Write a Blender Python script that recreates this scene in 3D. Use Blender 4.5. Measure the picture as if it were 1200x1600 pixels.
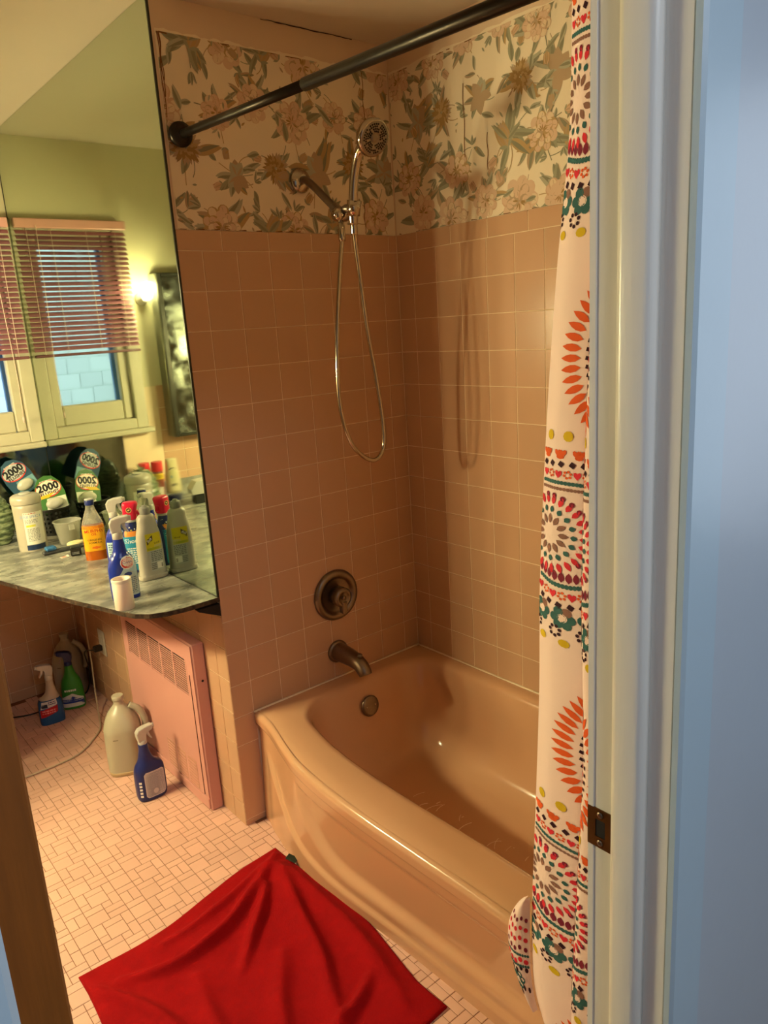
import bpy, math, random
from mathutils import Matrix, Vector
for o in list(bpy.data.objects): bpy.data.objects.remove(o)
scene = bpy.context.scene
COL = scene.collection
PI = math.pi
R = math.radians

# ---------------------------------------------------------------- camera
CAM_POS = Vector((-1.7758, -2.0438, 1.5830))
FPX = 1189.4
RIGHT = Vector((0.76735796, -0.63827748, -0.06134836))
DOWN = Vector((-0.19892438, -0.14601005, -0.96907696))
FWD = Vector((0.60958252, 0.75583261, -0.23901092))
cd = bpy.data.cameras.new('camera')
cd.sensor_fit = 'VERTICAL'; cd.sensor_height = 36.0; cd.sensor_width = 27.0
cd.lens = FPX / 1600 * 36.0
cd.clip_start = 0.02; cd.clip_end = 60
cam = bpy.data.objects.new('camera', cd); COL.objects.link(cam)
M = Matrix.Identity(4)
for i in range(3):
    M[i][0] = RIGHT[i]; M[i][1] = -DOWN[i]; M[i][2] = -FWD[i]; M[i][3] = CAM_POS[i]
cam.matrix_world = M
scene.camera = cam
def project(p):
    d = Vector(p) - CAM_POS
    w = d.dot(FWD)
    return 600 + FPX * d.dot(RIGHT) / w, 800 + FPX * d.dot(DOWN) / w, w

# ---------------------------------------------------------------- world, lights, exposure
world = bpy.data.worlds.new('overcast_sky'); scene.world = world
world.use_nodes = True
bg = world.node_tree.nodes['Background']
bg.inputs[0].default_value = (0.62, 0.84, 1.0, 1)
bg.inputs[1].default_value = 1.9
vs = scene.view_settings
vs.view_transform = 'Standard'; vs.look = 'None'; vs.gamma = 1.0; vs.use_curve_mapping = False
vs.exposure = 0.0
LAMP_COLOR = (1.0, 0.89, 0.47)     # warm bulbs of the assumed vanity light on the left wall
LAMP_POWER = 128.0
SCONCE_POWER = 3.2
def area_light(name, loc, target, sx, sy, power, color):
    ld = bpy.data.lights.new(name, 'AREA'); ld.shape = 'RECTANGLE'
    ld.size = sx; ld.size_y = sy; ld.energy = power; ld.color = color
    o = bpy.data.objects.new(name, ld); COL.objects.link(o)
    o.location = loc
    o.rotation_euler = (Vector(target) - Vector(loc)).to_track_quat('-Z', 'Y').to_euler()
    return o
# assumed cool ceiling panel of the hallway behind the camera, out of view
area_light('assumed_ceiling_light', (-1.52, -2.62, 2.40), (-1.52, -2.62, 0), 0.34, 0.34, 16.0, (0.84, 0.91, 1.0))
# added area light for assumed hallway daylight right of the door; no window modelled
area_light('added_hall_fill', (0.55, -2.55, 1.5), (-1.4, -1.9, 1.2), 0.9, 1.3, 10.0, (0.75, 0.87, 1.0))

# ---------------------------------------------------------------- materials
def lin(h):
    if isinstance(h, (tuple, list)): return tuple(h[:3]) + (1.0,)
    h = h.lstrip('#')
    out = []
    for i in (0, 2, 4):
        c = int(h[i:i+2], 16) / 255
        out.append(c / 12.92 if c <= 0.04045 else ((c + 0.055) / 1.055) ** 2.4)
    return tuple(out) + (1.0,)
MATS = {}
def mat(name, color, rough=0.5, metal=0.0, var=0.0, scale=8.0, bump=0.0, bscale=60.0, spec=0.5, trans=0.0, ior=1.45,
        color2=None, coat=0.0, sheen=0.0, alpha=1.0, emit=None, estr=0.0, stretch=None, rvar=0.0, detail=4.0, objrand=0.0):
    if name in MATS: return MATS[name]
    m = bpy.data.materials.new(name); m.use_nodes = True
    nt = m.node_tree; b = nt.nodes['Principled BSDF']
    c = lin(color)
    b.inputs['Base Color'].default_value = c
    b.inputs['Roughness'].default_value = rough
    b.inputs['Metallic'].default_value = metal
    b.inputs['Specular IOR Level'].default_value = spec
    b.inputs['IOR'].default_value = ior
    b.inputs['Transmission Weight'].default_value = trans
    b.inputs['Coat Weight'].default_value = coat
    b.inputs['Sheen Weight'].default_value = sheen
    b.inputs['Alpha'].default_value = alpha
    if emit is not None:
        b.inputs['Emission Color'].default_value = lin(emit); b.inputs['Emission Strength'].default_value = estr
    L = nt.links.new
    tc = None
    def coords():
        nonlocal tc
        if tc is None:
            t = nt.nodes.new('ShaderNodeNewGeometry'); tc = t.outputs['Position']
            if stretch:
                mp = nt.nodes.new('ShaderNodeMapping'); mp.inputs['Scale'].default_value = stretch
                L(tc, mp.inputs['Vector']); tc = mp.outputs['Vector']
        return tc
    csock = None
    if var > 0 or color2 is not None:
        n = nt.nodes.new('ShaderNodeTexNoise'); n.inputs['Scale'].default_value = scale
        n.inputs['Detail'].default_value = detail; n.inputs['Roughness'].default_value = 0.6
        L(coords(), n.inputs['Vector'])
        mx = nt.nodes.new('ShaderNodeMix'); mx.data_type = 'RGBA'
        if color2 is not None:
            cr = nt.nodes.new('ShaderNodeValToRGB')
            cr.color_ramp.elements[0].position = 0.42; cr.color_ramp.elements[1].position = 0.60
            L(n.outputs['Fac'], cr.inputs['Fac']); L(cr.outputs['Color'], mx.inputs['Factor'])
            mx.inputs['A'].default_value = c; mx.inputs['B'].default_value = lin(color2)
        else:
            L(n.outputs['Fac'], mx.inputs['Factor'])
            mx.inputs['A'].default_value = tuple(max(0, k * (1 - var)) for k in c[:3]) + (1,)
            mx.inputs['B'].default_value = tuple(min(1, k * (1 + var)) for k in c[:3]) + (1,)
        csock = mx.outputs['Result']
    if objrand > 0:
        oi = nt.nodes.new('ShaderNodeObjectInfo')
        mr = nt.nodes.new('ShaderNodeMapRange')
        mr.inputs['To Min'].default_value = 1 - objrand; mr.inputs['To Max'].default_value = 1 + objrand
        L(oi.outputs['Random'], mr.inputs['Value'])
        hv = nt.nodes.new('ShaderNodeHueSaturation')
        if csock is not None: L(csock, hv.inputs['Color'])
        else: hv.inputs['Color'].default_value = c
        L(mr.outputs['Result'], hv.inputs['Value'])
        csock = hv.outputs['Color']
    if csock is not None: L(csock, b.inputs['Base Color'])
    if bump > 0:
        n2 = nt.nodes.new('ShaderNodeTexNoise'); n2.inputs['Scale'].default_value = bscale; n2.inputs['Detail'].default_value = 3
        L(coords(), n2.inputs['Vector'])
        bp = nt.nodes.new('ShaderNodeBump'); bp.inputs['Strength'].default_value = bump; bp.inputs['Distance'].default_value = 0.004
        L(n2.outputs['Fac'], bp.inputs['Height']); L(bp.outputs['Normal'], b.inputs['Normal'])
    if rvar > 0:
        n3 = nt.nodes.new('ShaderNodeTexNoise'); n3.inputs['Scale'].default_value = scale * 1.7; n3.inputs['Detail'].default_value = 5
        L(coords(), n3.inputs['Vector'])
        mr = nt.nodes.new('ShaderNodeMapRange'); mr.inputs['From Min'].default_value = 0.35; mr.inputs['From Max'].default_value = 0.7
        mr.inputs['To Min'].default_value = rough; mr.inputs['To Max'].default_value = rough + rvar
        L(n3.outputs['Fac'], mr.inputs['Value']); L(mr.outputs['Result'], b.inputs['Roughness'])
    MATS[name] = m
    return m
def ink(h, rough=0.6):
    return mat('ink_' + h.strip('#') + '_%d' % int(rough * 10), h, rough, spec=0.25)

M_TILE = mat('pink_wall_tile', '#c49b7b', 0.20, var=0.04, scale=5, bump=0.05, bscale=16, objrand=0.025, spec=0.4)
M_TILE_END = M_TILE
M_GROUT = mat('pale_grout', '#e6ccaa', 0.7, var=0.08, scale=20)
M_FGROUT = mat('floor_grout', '#8a5a3c', 0.9, var=0.3, scale=9)
M_FTILE = mat('pink_floor_tile', '#deb19d', 0.35, var=0.07, scale=7, objrand=0.06)
M_PAINT = mat('cream_wall_paint', '#d6bba0', 0.55, var=0.05, scale=3, bump=0.12, bscale=22)
M_CEIL = mat('ceiling_paint', '#cbbdac', 0.6, var=0.04, scale=2, bump=0.1, bscale=14)
M_BACKPAINT = mat('glossy_cream_paint', '#cfc7a6', 0.22, var=0.05, scale=4, bump=0.15, bscale=9)
M_BLUE = mat('hall_blue_paint', '#a9b9c4', 0.3, var=0.03, scale=3, bump=0.10, bscale=26)
M_HALLWALL = mat('hall_wall_paint', '#aeb4bd', 0.3, var=0.03, scale=3, bump=0.10, bscale=26)
M_TRIM = mat('trim_white_paint', '#d5d0c8', 0.32, var=0.06, scale=9, bump=0.10, bscale=30, stretch=(6, 6, 0.5))
M_WOOD = mat('dark_door_wood', '#7a430f', 0.45, var=0.35, scale=10, stretch=(14, 14, 0.8), bump=0.1, bscale=20)
M_TUB = mat('tub_enamel', '#d1a27d', 0.14, var=0.04, scale=3, coat=0.3)
M_CHROME = mat('chrome', '#b9ad9c', 0.12, metal=1.0)
M_NICKEL = mat('dull_nickel', '#86786a', 0.36, metal=1.0, var=0.15, scale=40)
M_BRONZE = mat('dark_bronze', '#2e2822', 0.36, metal=0.85)
M_BRASS = mat('old_brass', '#6b4a25', 0.4, metal=0.9, var=0.3, scale=70)
M_DARK = mat('dark_gap', '#120d0a', 0.8)
M_BLACKP = mat('black_plastic', '#15140f', 0.4)
M_WHITEP = mat('white_plastic', '#bcb6ab', 0.35)
M_FRAME = mat('window_cream_paint', '#bdb49c', 0.4, var=0.07, scale=14, bump=0.08, bscale=30)
M_MIRROR = mat('aged_mirror', '#c6d0b8', 0.015, metal=1.0, scale=5.0, rvar=0.05)
M_MIRROR2 = mat('cabinet_mirror', '#7f8278', 0.05, metal=1.0, scale=9.0, rvar=0.25, bump=0.25, bscale=14)
M_RAD = mat('pink_enamel_metal', '#cf958a', 0.3, var=0.04, scale=6, bump=0.05, bscale=12)
M_RED = mat('red_velvet', '#8f0509', 0.9, var=0.22, scale=26, sheen=0.0, spec=0.15, bump=0.35, bscale=240)
M_CLOTH = mat('curtain_cloth', '#f0d5cc', 0.8, spec=0.2, bump=0.05, bscale=400)

# ---------------------------------------------------------------- mesh helpers
class MB:
    def __init__(s): s.v = []; s.f = []; s.m = []; s.s = []
    def add(s, vs, fs, m, smooth=False):
        o = len(s.v)
        s.v += [tuple(v) for v in vs]
        for f in fs:
            s.f.append([i + o for i in f]); s.m.append(m); s.s.append(smooth)
        return s
    def box(s, x0, x1, y0, y1, z0, z1, m):
        vs = [(x0,y0,z0),(x1,y0,z0),(x1,y1,z0),(x0,y1,z0),(x0,y0,z1),(x1,y0,z1),(x1,y1,z1),(x0,y1,z1)]
        return s.add(vs, [(0,3,2,1),(4,5,6,7),(0,1,5,4),(1,2,6,5),(2,3,7,6),(3,0,4,7)], m)
    def cbox(s, x0, x1, y0, y1, z0, z1, b, m, smooth=False):
        if x0 > x1: x0, x1 = x1, x0
        if y0 > y1: y0, y1 = y1, y0
        X = (x0, x1); Y = (y0, y1); Z = (z0, z1); vs = []; idx = {}
        for i in (0, 1):
            for j in (0, 1):
                for k in (0, 1):
                    sx, sy, sz = (1, -1)[i], (1, -1)[j], (1, -1)[k]
                    for a in range(3):
                        idx[i, j, k, a] = len(vs)
                        vs.append((X[i] + (sx*b if a != 0 else 0), Y[j] + (sy*b if a != 1 else 0), Z[k] + (sz*b if a != 2 else 0)))
        fs = []
        for i in (0, 1): fs.append([idx[i,0,0,0], idx[i,1,0,0], idx[i,1,1,0], idx[i,0,1,0]])
        for j in (0, 1): fs.append([idx[0,j,0,1], idx[1,j,0,1], idx[1,j,1,1], idx[0,j,1,1]])
        for k in (0, 1): fs.append([idx[0,0,k,2], idx[1,0,k,2], idx[1,1,k,2], idx[0,1,k,2]])
        for j in (0, 1):
            for k in (0, 1): fs.append([idx[0,j,k,1], idx[1,j,k,1], idx[1,j,k,2], idx[0,j,k,2]])
        for i in (0, 1):
            for k in (0, 1): fs.append([idx[i,0,k,0], idx[i,1,k,0], idx[i,1,k,2], idx[i,0,k,2]])
        for i in (0, 1):
            for j in (0, 1): fs.append([idx[i,j,0,0], idx[i,j,1,0], idx[i,j,1,1], idx[i,j,0,1]])
        for i in (0, 1):
            for j in (0, 1):
                for k in (0, 1): fs.append([idx[i,j,k,0], idx[i,j,k,1], idx[i,j,k,2]])
        ctr = Vector(((x0+x1)/2, (y0+y1)/2, (z0+z1)/2)); out = []
        for f in fs:
            p = [Vector(vs[q]) for q in f]
            nrm = (p[1]-p[0]).cross(p[2]-p[0])
            fc = sum(p, Vector()) / len(p)
            out.append(f if nrm.dot(fc - ctr) > 0 else f[::-1])
        return s.add(vs, out, m, smooth)
    def loft(s, rings, n, m, smooth=True, cap0=True, cap1=True):
        """rings: list of lists of n points"""
        o = len(s.v); fs = []
        vs = [p for r in rings for p in r]
        for k in range(len(rings) - 1):
            for i in range(n):
                j = (i + 1) % n
                fs.append((k*n+i, k*n+j, (k+1)*n+j, (k+1)*n+i))
        s.add(vs, fs, m, smooth)
        if cap0: s.f.append([o + i for i in range(n)][::-1]); s.m.append(m); s.s.append(False)
        if cap1: s.f.append([o + (len(rings)-1)*n + i for i in range(n)]); s.m.append(m); s.s.append(False)
        return s
    def lathe(s, prof, m, c=(0,0,0), axis=(0,0,1), n=24, smooth=True, cap0=True, cap1=True, sx=1.0):
        ax = Vector(axis).normalized()
        a = ax.orthogonal().normalized() if abs(ax.z) < 0.99 else Vector((1,0,0))
        b = ax.cross(a)
        rings = []
        for r, h in prof:
            r = max(r, 1e-5)
            rings.append([tuple(Vector(c) + ax*h + a*(r*sx*math.cos(2*PI*i/n)) + b*(r*math.sin(2*PI*i/n))) for i in range(n)])
        return s.loft(rings, n, m, smooth, cap0, cap1)
    def tube(s, pts, r, m, n=10, smooth=True, cap=True):
        pts = [Vector(p) for p in pts]; k = len(pts)
        rs = r if isinstance(r, (list, tuple)) else [r]*k
        up = None; rings = []
        for i, p in enumerate(pts):
            t = (pts[min(i+1, k-1)] - pts[max(i-1, 0)]).normalized()
            if up is None: up = t.orthogonal().normalized()
            up = (up - t*up.dot(t))
            up = up.normalized() if up.length > 1e-6 else t.orthogonal().normalized()
            b = t.cross(up)
            rings.append([tuple(p + up*(rs[i]*math.cos(2*PI*q/n)) + b*(rs[i]*math.sin(2*PI*q/n))) for q in range(n)])
        return s.loft(rings, n, m, smooth, cap, cap)
    def grid(s, fn, nu, nv, m, smooth=True, flip=False):
        vs = [fn(i/nu, j/nv) for j in range(nv+1) for i in range(nu+1)]
        fs = []
        for j in range(nv):
            for i in range(nu):
                a = j*(nu+1)+i; q = (a, a+1, a+nu+2, a+nu+1)
                fs.append(q[::-1] if flip else q)
        return s.add(vs, fs, m, smooth)
    def prism(s, pts, fa, fb, m, smooth=False):
        """closed solid between two mapped copies of a 2D outline"""
        n = len(pts)
        vs = [fa(*p) for p in pts] + [fb(*p) for p in pts]
        fs = [tuple(range(n))[::-1], tuple(range(n, 2*n))]
        s.add(vs, fs, m, False)
        s.add(vs, [(i, (i+1) % n, n+(i+1) % n, n+i) for i in range(n)], m, smooth)
        return s
    def move(s, mtx):
        s.v = [tuple(mtx @ Vector(v)) for v in s.v]; return s
    def build(s, name, parent=None, loc=None):
        me = bpy.data.meshes.new(name)
        me.from_pydata(s.v, [], s.f)
        slots = []
        for m in s.m:
            if m not in slots: slots.append(m)
        for m in slots: me.materials.append(m)
        ix = {m: i for i, m in enumerate(slots)}
        me.polygons.foreach_set('material_index', [ix[m] for m in s.m])
        me.polygons.foreach_set('use_smooth', s.s)
        me.update()
        o = bpy.data.objects.new(name, me); COL.objects.link(o)
        if parent is not None: o.parent = parent
        if loc is not None: o.location = loc
        return o
def tag(o, label, cat, group=None):
    o['label'] = label; o['category'] = cat
    if group: o['group'] = group
    return o
def thing(name, label, cat, loc=(0,0,0), rz=0.0, group=None):
    o = bpy.data.objects.new(name, None); COL.objects.link(o)
    o.empty_display_size = 0.05
    o.location = loc; o.rotation_euler = (0, 0, rz)
    return tag(o, label, cat, group)
def struct(name, mb, parent=None):
    o = mb.build(name, parent)
    if parent is None: o['kind'] = 'structure'
    return o
def interp(x, xs, ys):
    if x <= xs[0]: return ys[0]
    for i in range(1, len(xs)):
        if x <= xs[i]:
            t = (x - xs[i-1]) / (xs[i] - xs[i-1]); 
            return ys[i-1] + (ys[i] - ys[i-1]) * t
    return ys[-1]
def sinterp(x, xs, ys):
    """smooth (Catmull-Rom / hermite) interpolation"""
    n = len(xs)
    if x <= xs[0]: return ys[0]
    if x >= xs[-1]: return ys[-1]
    for i in range(1, n):
        if x <= xs[i]:
            h = xs[i]-xs[i-1]; t = (x-xs[i-1])/h
            d0 = (ys[i]-ys[i-2])/(xs[i]-xs[i-2]) if i > 1 else (ys[i]-ys[i-1])/h
            d1 = (ys[i+1]-ys[i-1])/(xs[i+1]-xs[i-1]) if i < n-1 else (ys[i]-ys[i-1])/h
            t2, t3 = t*t, t*t*t
            return (2*t3-3*t2+1)*ys[i-1] + (t3-2*t2+t)*h*d0 + (-2*t3+3*t2)*ys[i] + (t3-t2)*h*d1
def smooth_path(pts, k=8):
    ts = list(range(len(pts))); out = []
    N = (len(pts)-1)*k
    for i in range(N+1):
        t = i/k
        out.append(tuple(sinterp(t, ts, [p[a] for p in pts]) for a in range(len(pts[0]))))
    return out
def sstep(a, b, x):
    t = max(0.0, min(1.0, (x-a)/(b-a))); return t*t*(3-2*t)
TXT = {}
def text2d(s, size=1.0, bold=0.0):
    """flat lettering as 2D verts and faces, centred"""
    key = (s, bold)
    if key not in TXT:
        cu = bpy.data.curves.new('lettering', 'FONT'); cu.body = s; cu.align_x = 'CENTER'; cu.align_y = 'CENTER'
        cu.resolution_u = 2; cu.offset = bold
        ob = bpy.data.objects.new('lettering', cu); COL.objects.link(ob)
        bpy.context.view_layer.update()
        me = bpy.data.meshes.new_from_object(ob.evaluated_get(bpy.context.evaluated_depsgraph_get()))
        TXT[key] = ([(v.co.x, v.co.y) for v in me.vertices], [tuple(p.vertices) for p in me.polygons])
        bpy.data.objects.remove(ob); bpy.data.curves.remove(cu); bpy.data.meshes.remove(me)
    vs, fs = TXT[key]
    return [(x*size, y*size) for x, y in vs], fs
class Print:
    """flat print laid on a surface: fn(u, v, lift) -> point"""
    def __init__(s, fn, step=4e-6, base=4e-4): s.fn = fn; s.mb = MB(); s.k = 0; s.step = step; s.base = base; s.curved = getattr(fn, 'curved', False)
    def lift(s): s.k += 1; return s.base + s.k * s.step
    def cpoly(s, pts, m, d=0.004):
        """convex outline on a curved surface, cut into a fine grid"""
        h = s.lift(); v0 = min(p[1] for p in pts); v1 = max(p[1] for p in pts); u0 = min(p[0] for p in pts); u1 = max(p[0] for p in pts)
        nv = max(3, math.ceil((v1-v0)/d)); nu = max(2, math.ceil((u1-u0)/d)); n = len(pts)
        def span(v):
            xs = []
            for i in range(n):
                (ax, ay), (bx, by) = pts[i], pts[(i+1) % n]
                if abs(by-ay) < 1e-9:
                    if abs(ay-v) < 1e-9: xs += [ax, bx]
                elif min(ay, by)-1e-9 <= v <= max(ay, by)+1e-9: xs.append(ax + (bx-ax)*(v-ay)/(by-ay))
            return (min(xs), max(xs)) if xs else (0, 0)
        def g(a, b):
            v = v0 + (v1-v0)*b; x0, x1 = span(v); return s.fn(x0 + (x1-x0)*a, v, h)
        s.mb.grid(g, nu, nv, m, False)
    def poly(s, pts, m):
        if s.curved: return s.cpoly(pts, m)
        h = s.lift(); s.mb.add([s.fn(u, v, h) for u, v in pts], [tuple(range(len(pts)))], m)
    def rect(s, u0, u1, v0, v1, m, nu=1, nv=1):
        h = s.lift()
        if s.curved: nu = max(nu, math.ceil(abs(u1-u0)/0.004)); nv = max(nv, math.ceil(abs(v1-v0)/0.012))
        s.mb.grid(lambda a, b: s.fn(u0+(u1-u0)*a, v0+(v1-v0)*b, h), nu, nv, m, False)
    def ell(s, cu, cv, ru, rv, m, n=14, ang=0.0):
        if s.curved and ang == 0.0 and ru > 0.004: return s.cpoly([(cu + ru*math.cos(2*PI*i/n), cv + rv*math.sin(2*PI*i/n)) for i in range(n)], m, 0.003)
        ca, sa = math.cos(ang), math.sin(ang); h = s.lift(); pts = []
        for i in range(n):
            x = ru*math.cos(2*PI*i/n); y = rv*math.sin(2*PI*i/n)
            pts.append(s.fn(cu + x*ca - y*sa, cv + x*sa + y*ca, h))
        s.mb.add(pts, [tuple(range(n))], m)
    def petal(s, cu, cv, L, W, ang, m, n=6, tip=0.5, curve=0.0):
        """pointed leaf from (cu,cv) along ang"""
        ca, sa = math.cos(ang), math.sin(ang); a = []; b = []
        for i in range(n+1):
            t = i/n; w = W*0.5*(math.sin(PI*t)**0.8)*(1.0 - (t-tip)*0.4)
            c = curve*L*math.sin(PI*t*0.5)**2
            x = L*t
            a.append((cu + x*ca - (c+w)*sa, cv + x*sa + (c+w)*ca))
            b.append((cu + x*ca - (c-w)*sa, cv + x*sa + (c-w)*ca))
        h = s.lift()
        vs = [s.fn(*p, h) for p in a] + [s.fn(*p, h) for p in b]
        s.mb.add(vs, [(i, i+1, n+2+i, n+1+i) for i in range(n)], m)
    def line(s, pts, w, m):
        h = s.lift(); vs = []; k = len(pts)
        for i, p in enumerate(pts):
            q0 = pts[max(0, i-1)]; q1 = pts[min(k-1, i+1)]
            dx, dy = q1[0]-q0[0], q1[1]-q0[1]; d = math.hypot(dx, dy) or 1
            nx, ny = -dy/d*w/2, dx/d*w/2
            vs += [s.fn(p[0]+nx, p[1]+ny, h), s.fn(p[0]-nx, p[1]-ny, h)]
        s.mb.add(vs, [(2*i, 2*i+1, 2*i+3, 2*i+2) for i in range(k-1)], m)
    def text(s, t, cu, cv, size, m, bold=0.0, ang=0.0, sx=1.0, arc=0.0):
        vs, fs = text2d(t, size, bold); ca, sa = math.cos(ang), math.sin(ang); h = s.lift()
        out = []
        for x, y in vs:
            x *= sx; y = y - arc*x*x
            out.append(s.fn(cu + x*ca - y*sa, cv + x*sa + y*ca, h))
        s.mb.add(out, fs, m)
    def lines(s, u0, u1, v0, v1, n, m, seed=1):
        """illegible small print as short bars"""
        rg = random.Random(seed)
        for i in range(n):
            v = v0 + (v1-v0)*(i+0.5)/n; h = abs(v1-v0)/n*0.28
            u = u0
            while u < u1:
                w = (u1-u0)*rg.uniform(0.08, 0.25)
                s.rect(u, min(u1, u+w), v-h, v+h, m); u += w + (u1-u0)*0.05
    def build(s, name, parent): return s.mb.build(name, parent)

# ---------------------------------------------------------------- the room shell
H = 2.44            # ceiling height
TUB_H = 0.39
P = 0.1095          # wall tile module
XM = -0.795         # plane of the mirrored vanity wall
YB = 1.56           # back wall with the window
XL = -2.25          # left wall with the assumed vanity light
YF0, YF1 = -1.545, -1.655   # front wall with the doorway
DX0, DX1 = -1.733, -1.08    # doorway
DH = 2.03

TILE_MESH = {}
def tile_mesh(w, h, m, depth=0.0025, b=0.0007):
    key = (round(w, 4), round(h, 4), m.name)
    if key in TILE_MESH: return TILE_MESH[key]
    g = 0.0013
    x, z = w/2 - g, h/2 - g
    # local: face towards -Y, front at y=0, back at y=depth
    vs = [(-x+b,0,-z+b),(x-b,0,-z+b),(x-b,0,z-b),(-x+b,0,z-b),(-x,b,-z),(x,b,-z),(x,b,z),(-x,b,z),(-x,depth,-z),(x,depth,-z),(x,depth,z),(-x,depth,z)]
    fs = [(0,1,2,3),(4,5,1,0),(5,6,2,1),(6,7,3,2),(7,4,0,3),(8,9,5,4),(9,10,6,5),(10,11,7,6),(11,8,4,7)]
    me = bpy.data.meshes.new('tile'); me.from_pydata(vs, [], fs); me.materials.append(m); me.update()
    TILE_MESH[key] = me
    return me
rt = random.Random(5)
def tiles(parent, face, at, ucuts, vcuts, m, skip=None, tilt=0.0035):
    """face 'y': plane y=at seen from -Y, u=x.  face 'x': plane x=at seen from -X, u=y"""
    n = 0
    for i in range(len(ucuts)-1):
        for j in range(len(vcuts)-1):
            u0, u1 = sorted((ucuts[i], ucuts[i+1])); v0, v1 = vcuts[j], vcuts[j+1]
            if u1-u0 < 0.006 or v1-v0 < 0.006: continue
            uc, vc = (u0+u1)/2, (v0+v1)/2
            if skip and skip(u0, u1, v0, v1): continue
            o = bpy.data.objects.new('tile', tile_mesh(u1-u0, v1-v0, m)); COL.objects.link(o)
            o.parent = parent
            if face == 'y':
                o.location = (uc, at, vc); o.rotation_euler = (rt.uniform(-tilt, tilt), 0, rt.uniform(-tilt, tilt))
            else:
                o.location = (at, uc, vc); o.rotation_euler = (rt.uniform(-tilt, tilt), 0, -PI/2 + rt.uniform(-tilt, tilt))
            n += 1
    return n
def cuts(a, b, start, step):
    out = [a]
    k = math.ceil((a - start)/step - 1e-6)
    while True:
        v = start + k*step
        if v >= b - 1e-4: break
        if v > a + 1e-4: out.append(v)
        k += 1
    return out + [b]
CAP0 = TUB_H + 13*P          # top of the square tiles
CAP1 = CAP0 + 0.056          # top of the cap row

# floor
mb = MB(); mb.box(XL-0.1, 0.1, YF0, YB+0.1, -0.06, -0.0012, M_FGROUT)
floor = struct('floor', mb)
mb = MB(); mb.box(-3.0, 0.7, -3.2, YF0, -0.06, -0.001, mat('hall_floor_wood', '#7a5a3a', 0.4, var=0.2, scale=4, stretch=(1, 8, 1)))
struct('floor_hall', mb)
# ceilings
mb = MB(); mb.box(XL-0.1, 0.1, YF0-0.05, YB+0.1, H, H+0.08, M_CEIL); struct('ceiling', mb)
mb = MB(); mb.box(-3.0, 0.7, -3.2, YF0-0.05, H, H+0.08, mat('hall_ceiling_paint', '#c9cfd4', 0.6)); struct('ceiling_hall', mb)
mb = MB(); rk = random.Random(2)
pts = [(-0.46 + 0.012*i, 0.003 - 0.0012, H - 0.001 - rk.uniform(0, .002)) for i in range(28)]
mb.tube(pts, [0.0006 + rk.uniform(0, .0010) for _ in pts], mat('crack_brown', '#4a2a18', 0.9), 6); mb.build('ceiling_crack', bpy.data.objects['ceiling'])
# right wall (long side of the tub)
mb = MB()
mb.box(0.0012, 0.1, YF0, 0.1, 0, CAP1-0.004, M_GROUT); mb.box(0.004, 0.1, YF0, 0.1, CAP1-0.004, H, M_PAINT)
wall_right = struct('wall_right', mb)
yc = [0.0] + [-(0.0762 + k*P) for k in range(14)] + [YF0]
zc = [TUB_H + i*P for i in range(14)]
tiles(wall_right, 'x', 0.0, yc, zc, M_TILE, skip=lambda u0, u1, v0, v1: u1 < -1.2)
tiles(wall_right, 'x', 0.0, [0.0] + [-(0.10 + k*P*1.42) for k in range(10)], [CAP0, CAP1], M_TILE)
# end wall with the plumbing
mb = MB()
mb.box(XM+0.002, 0.1, 0.0012, 0.1, 0, CAP1-0.004, M_GROUT); mb.box(XM+0.002, 0.1, 0.004, 0.1, CAP1-0.004, H, M_PAINT)
wall_end = struct('wall_end', mb)
xc = [0.0] + [-(0.0643 + k*P) for k in range(7)] + [XM]
tiles(wall_end, 'y', 0.0, xc, zc, M_TILE)
tiles(wall_end, 'y', 0.0, [0.0] + [-(0.035 + k*P*1.42) for k in range(5)] + [XM], [CAP0, CAP1], M_TILE)
tiles(wall_end, 'y', 0.0, [-0.715, XM], [0.0, 0.02, 0.29, TUB_H], M_TILE)
# vanity wall (carries the mirror; its tiles show below the counter)
mb = MB()
mb.box(XM+0.002, -0.69, 0.1, YB+0.1, 0, H, M_GROUT)
wall_vanity = struct('wall_vanity', mb)
tiles(wall_vanity, 'x', XM, [0.0015] + [0.072 + k*P for k in range(14)] + [YB], cuts(0.0, 0.775, 0.39-4*P+0.02, P), M_TILE)
# back wall with the window opening
WX0, WX1, WZ0, WZ1 = -1.275, -0.812, 1.17, 2.10
mb = MB()
for x0, x1, z0, z1, m in ((XL-0.1, WX0, 0, 1.36, M_GROUT), (WX0, -0.69, 0, WZ0, M_GROUT), (WX1, -0.69, WZ0, H, M_BACKPAINT),
                       (XL-0.1, WX0, 1.36, H, M_BACKPAINT), (WX0, WX1, WZ1, H, M_BACKPAINT)):
    mb.box(x0, x1, YB+0.002, YB+0.12, z0, z1, m)
wall_back = struct('wall_back', mb)
tiles(wall_back, 'y', YB, cuts(-1.95, XM, -1.35, P), cuts(0.0, 1.363, 1.363-13*P, P), M_TILE,
      skip=lambda u0, u1, v0, v1: (v1 > 1.0 and u1 > WX0 - 0.03))
# left wall
mb = MB(); mb.box(XL-0.1, XL, YF1, YB, 0, H, mat('left_wall_paint', '#94806a', 0.6, var=0.05, scale=3)); struct('wall_left', mb)
# front wall with the doorway: bathroom side cream, hall side blue
mb = MB()
for x0, x1, z0, z1 in ((-3.0, DX0-0.02, 0, H), (DX1+0.02, 0.7, 0, H), (DX0-0.02, DX1+0.02, DH+0.02, H)):
    mb.box(x0, x1, YF0-0.05, YF0, z0, z1, M_PAINT); mb.box(x0, x1, YF1, YF0-0.05, z0, z1, M_HALLWALL)
struct('wall_front', mb)
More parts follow.
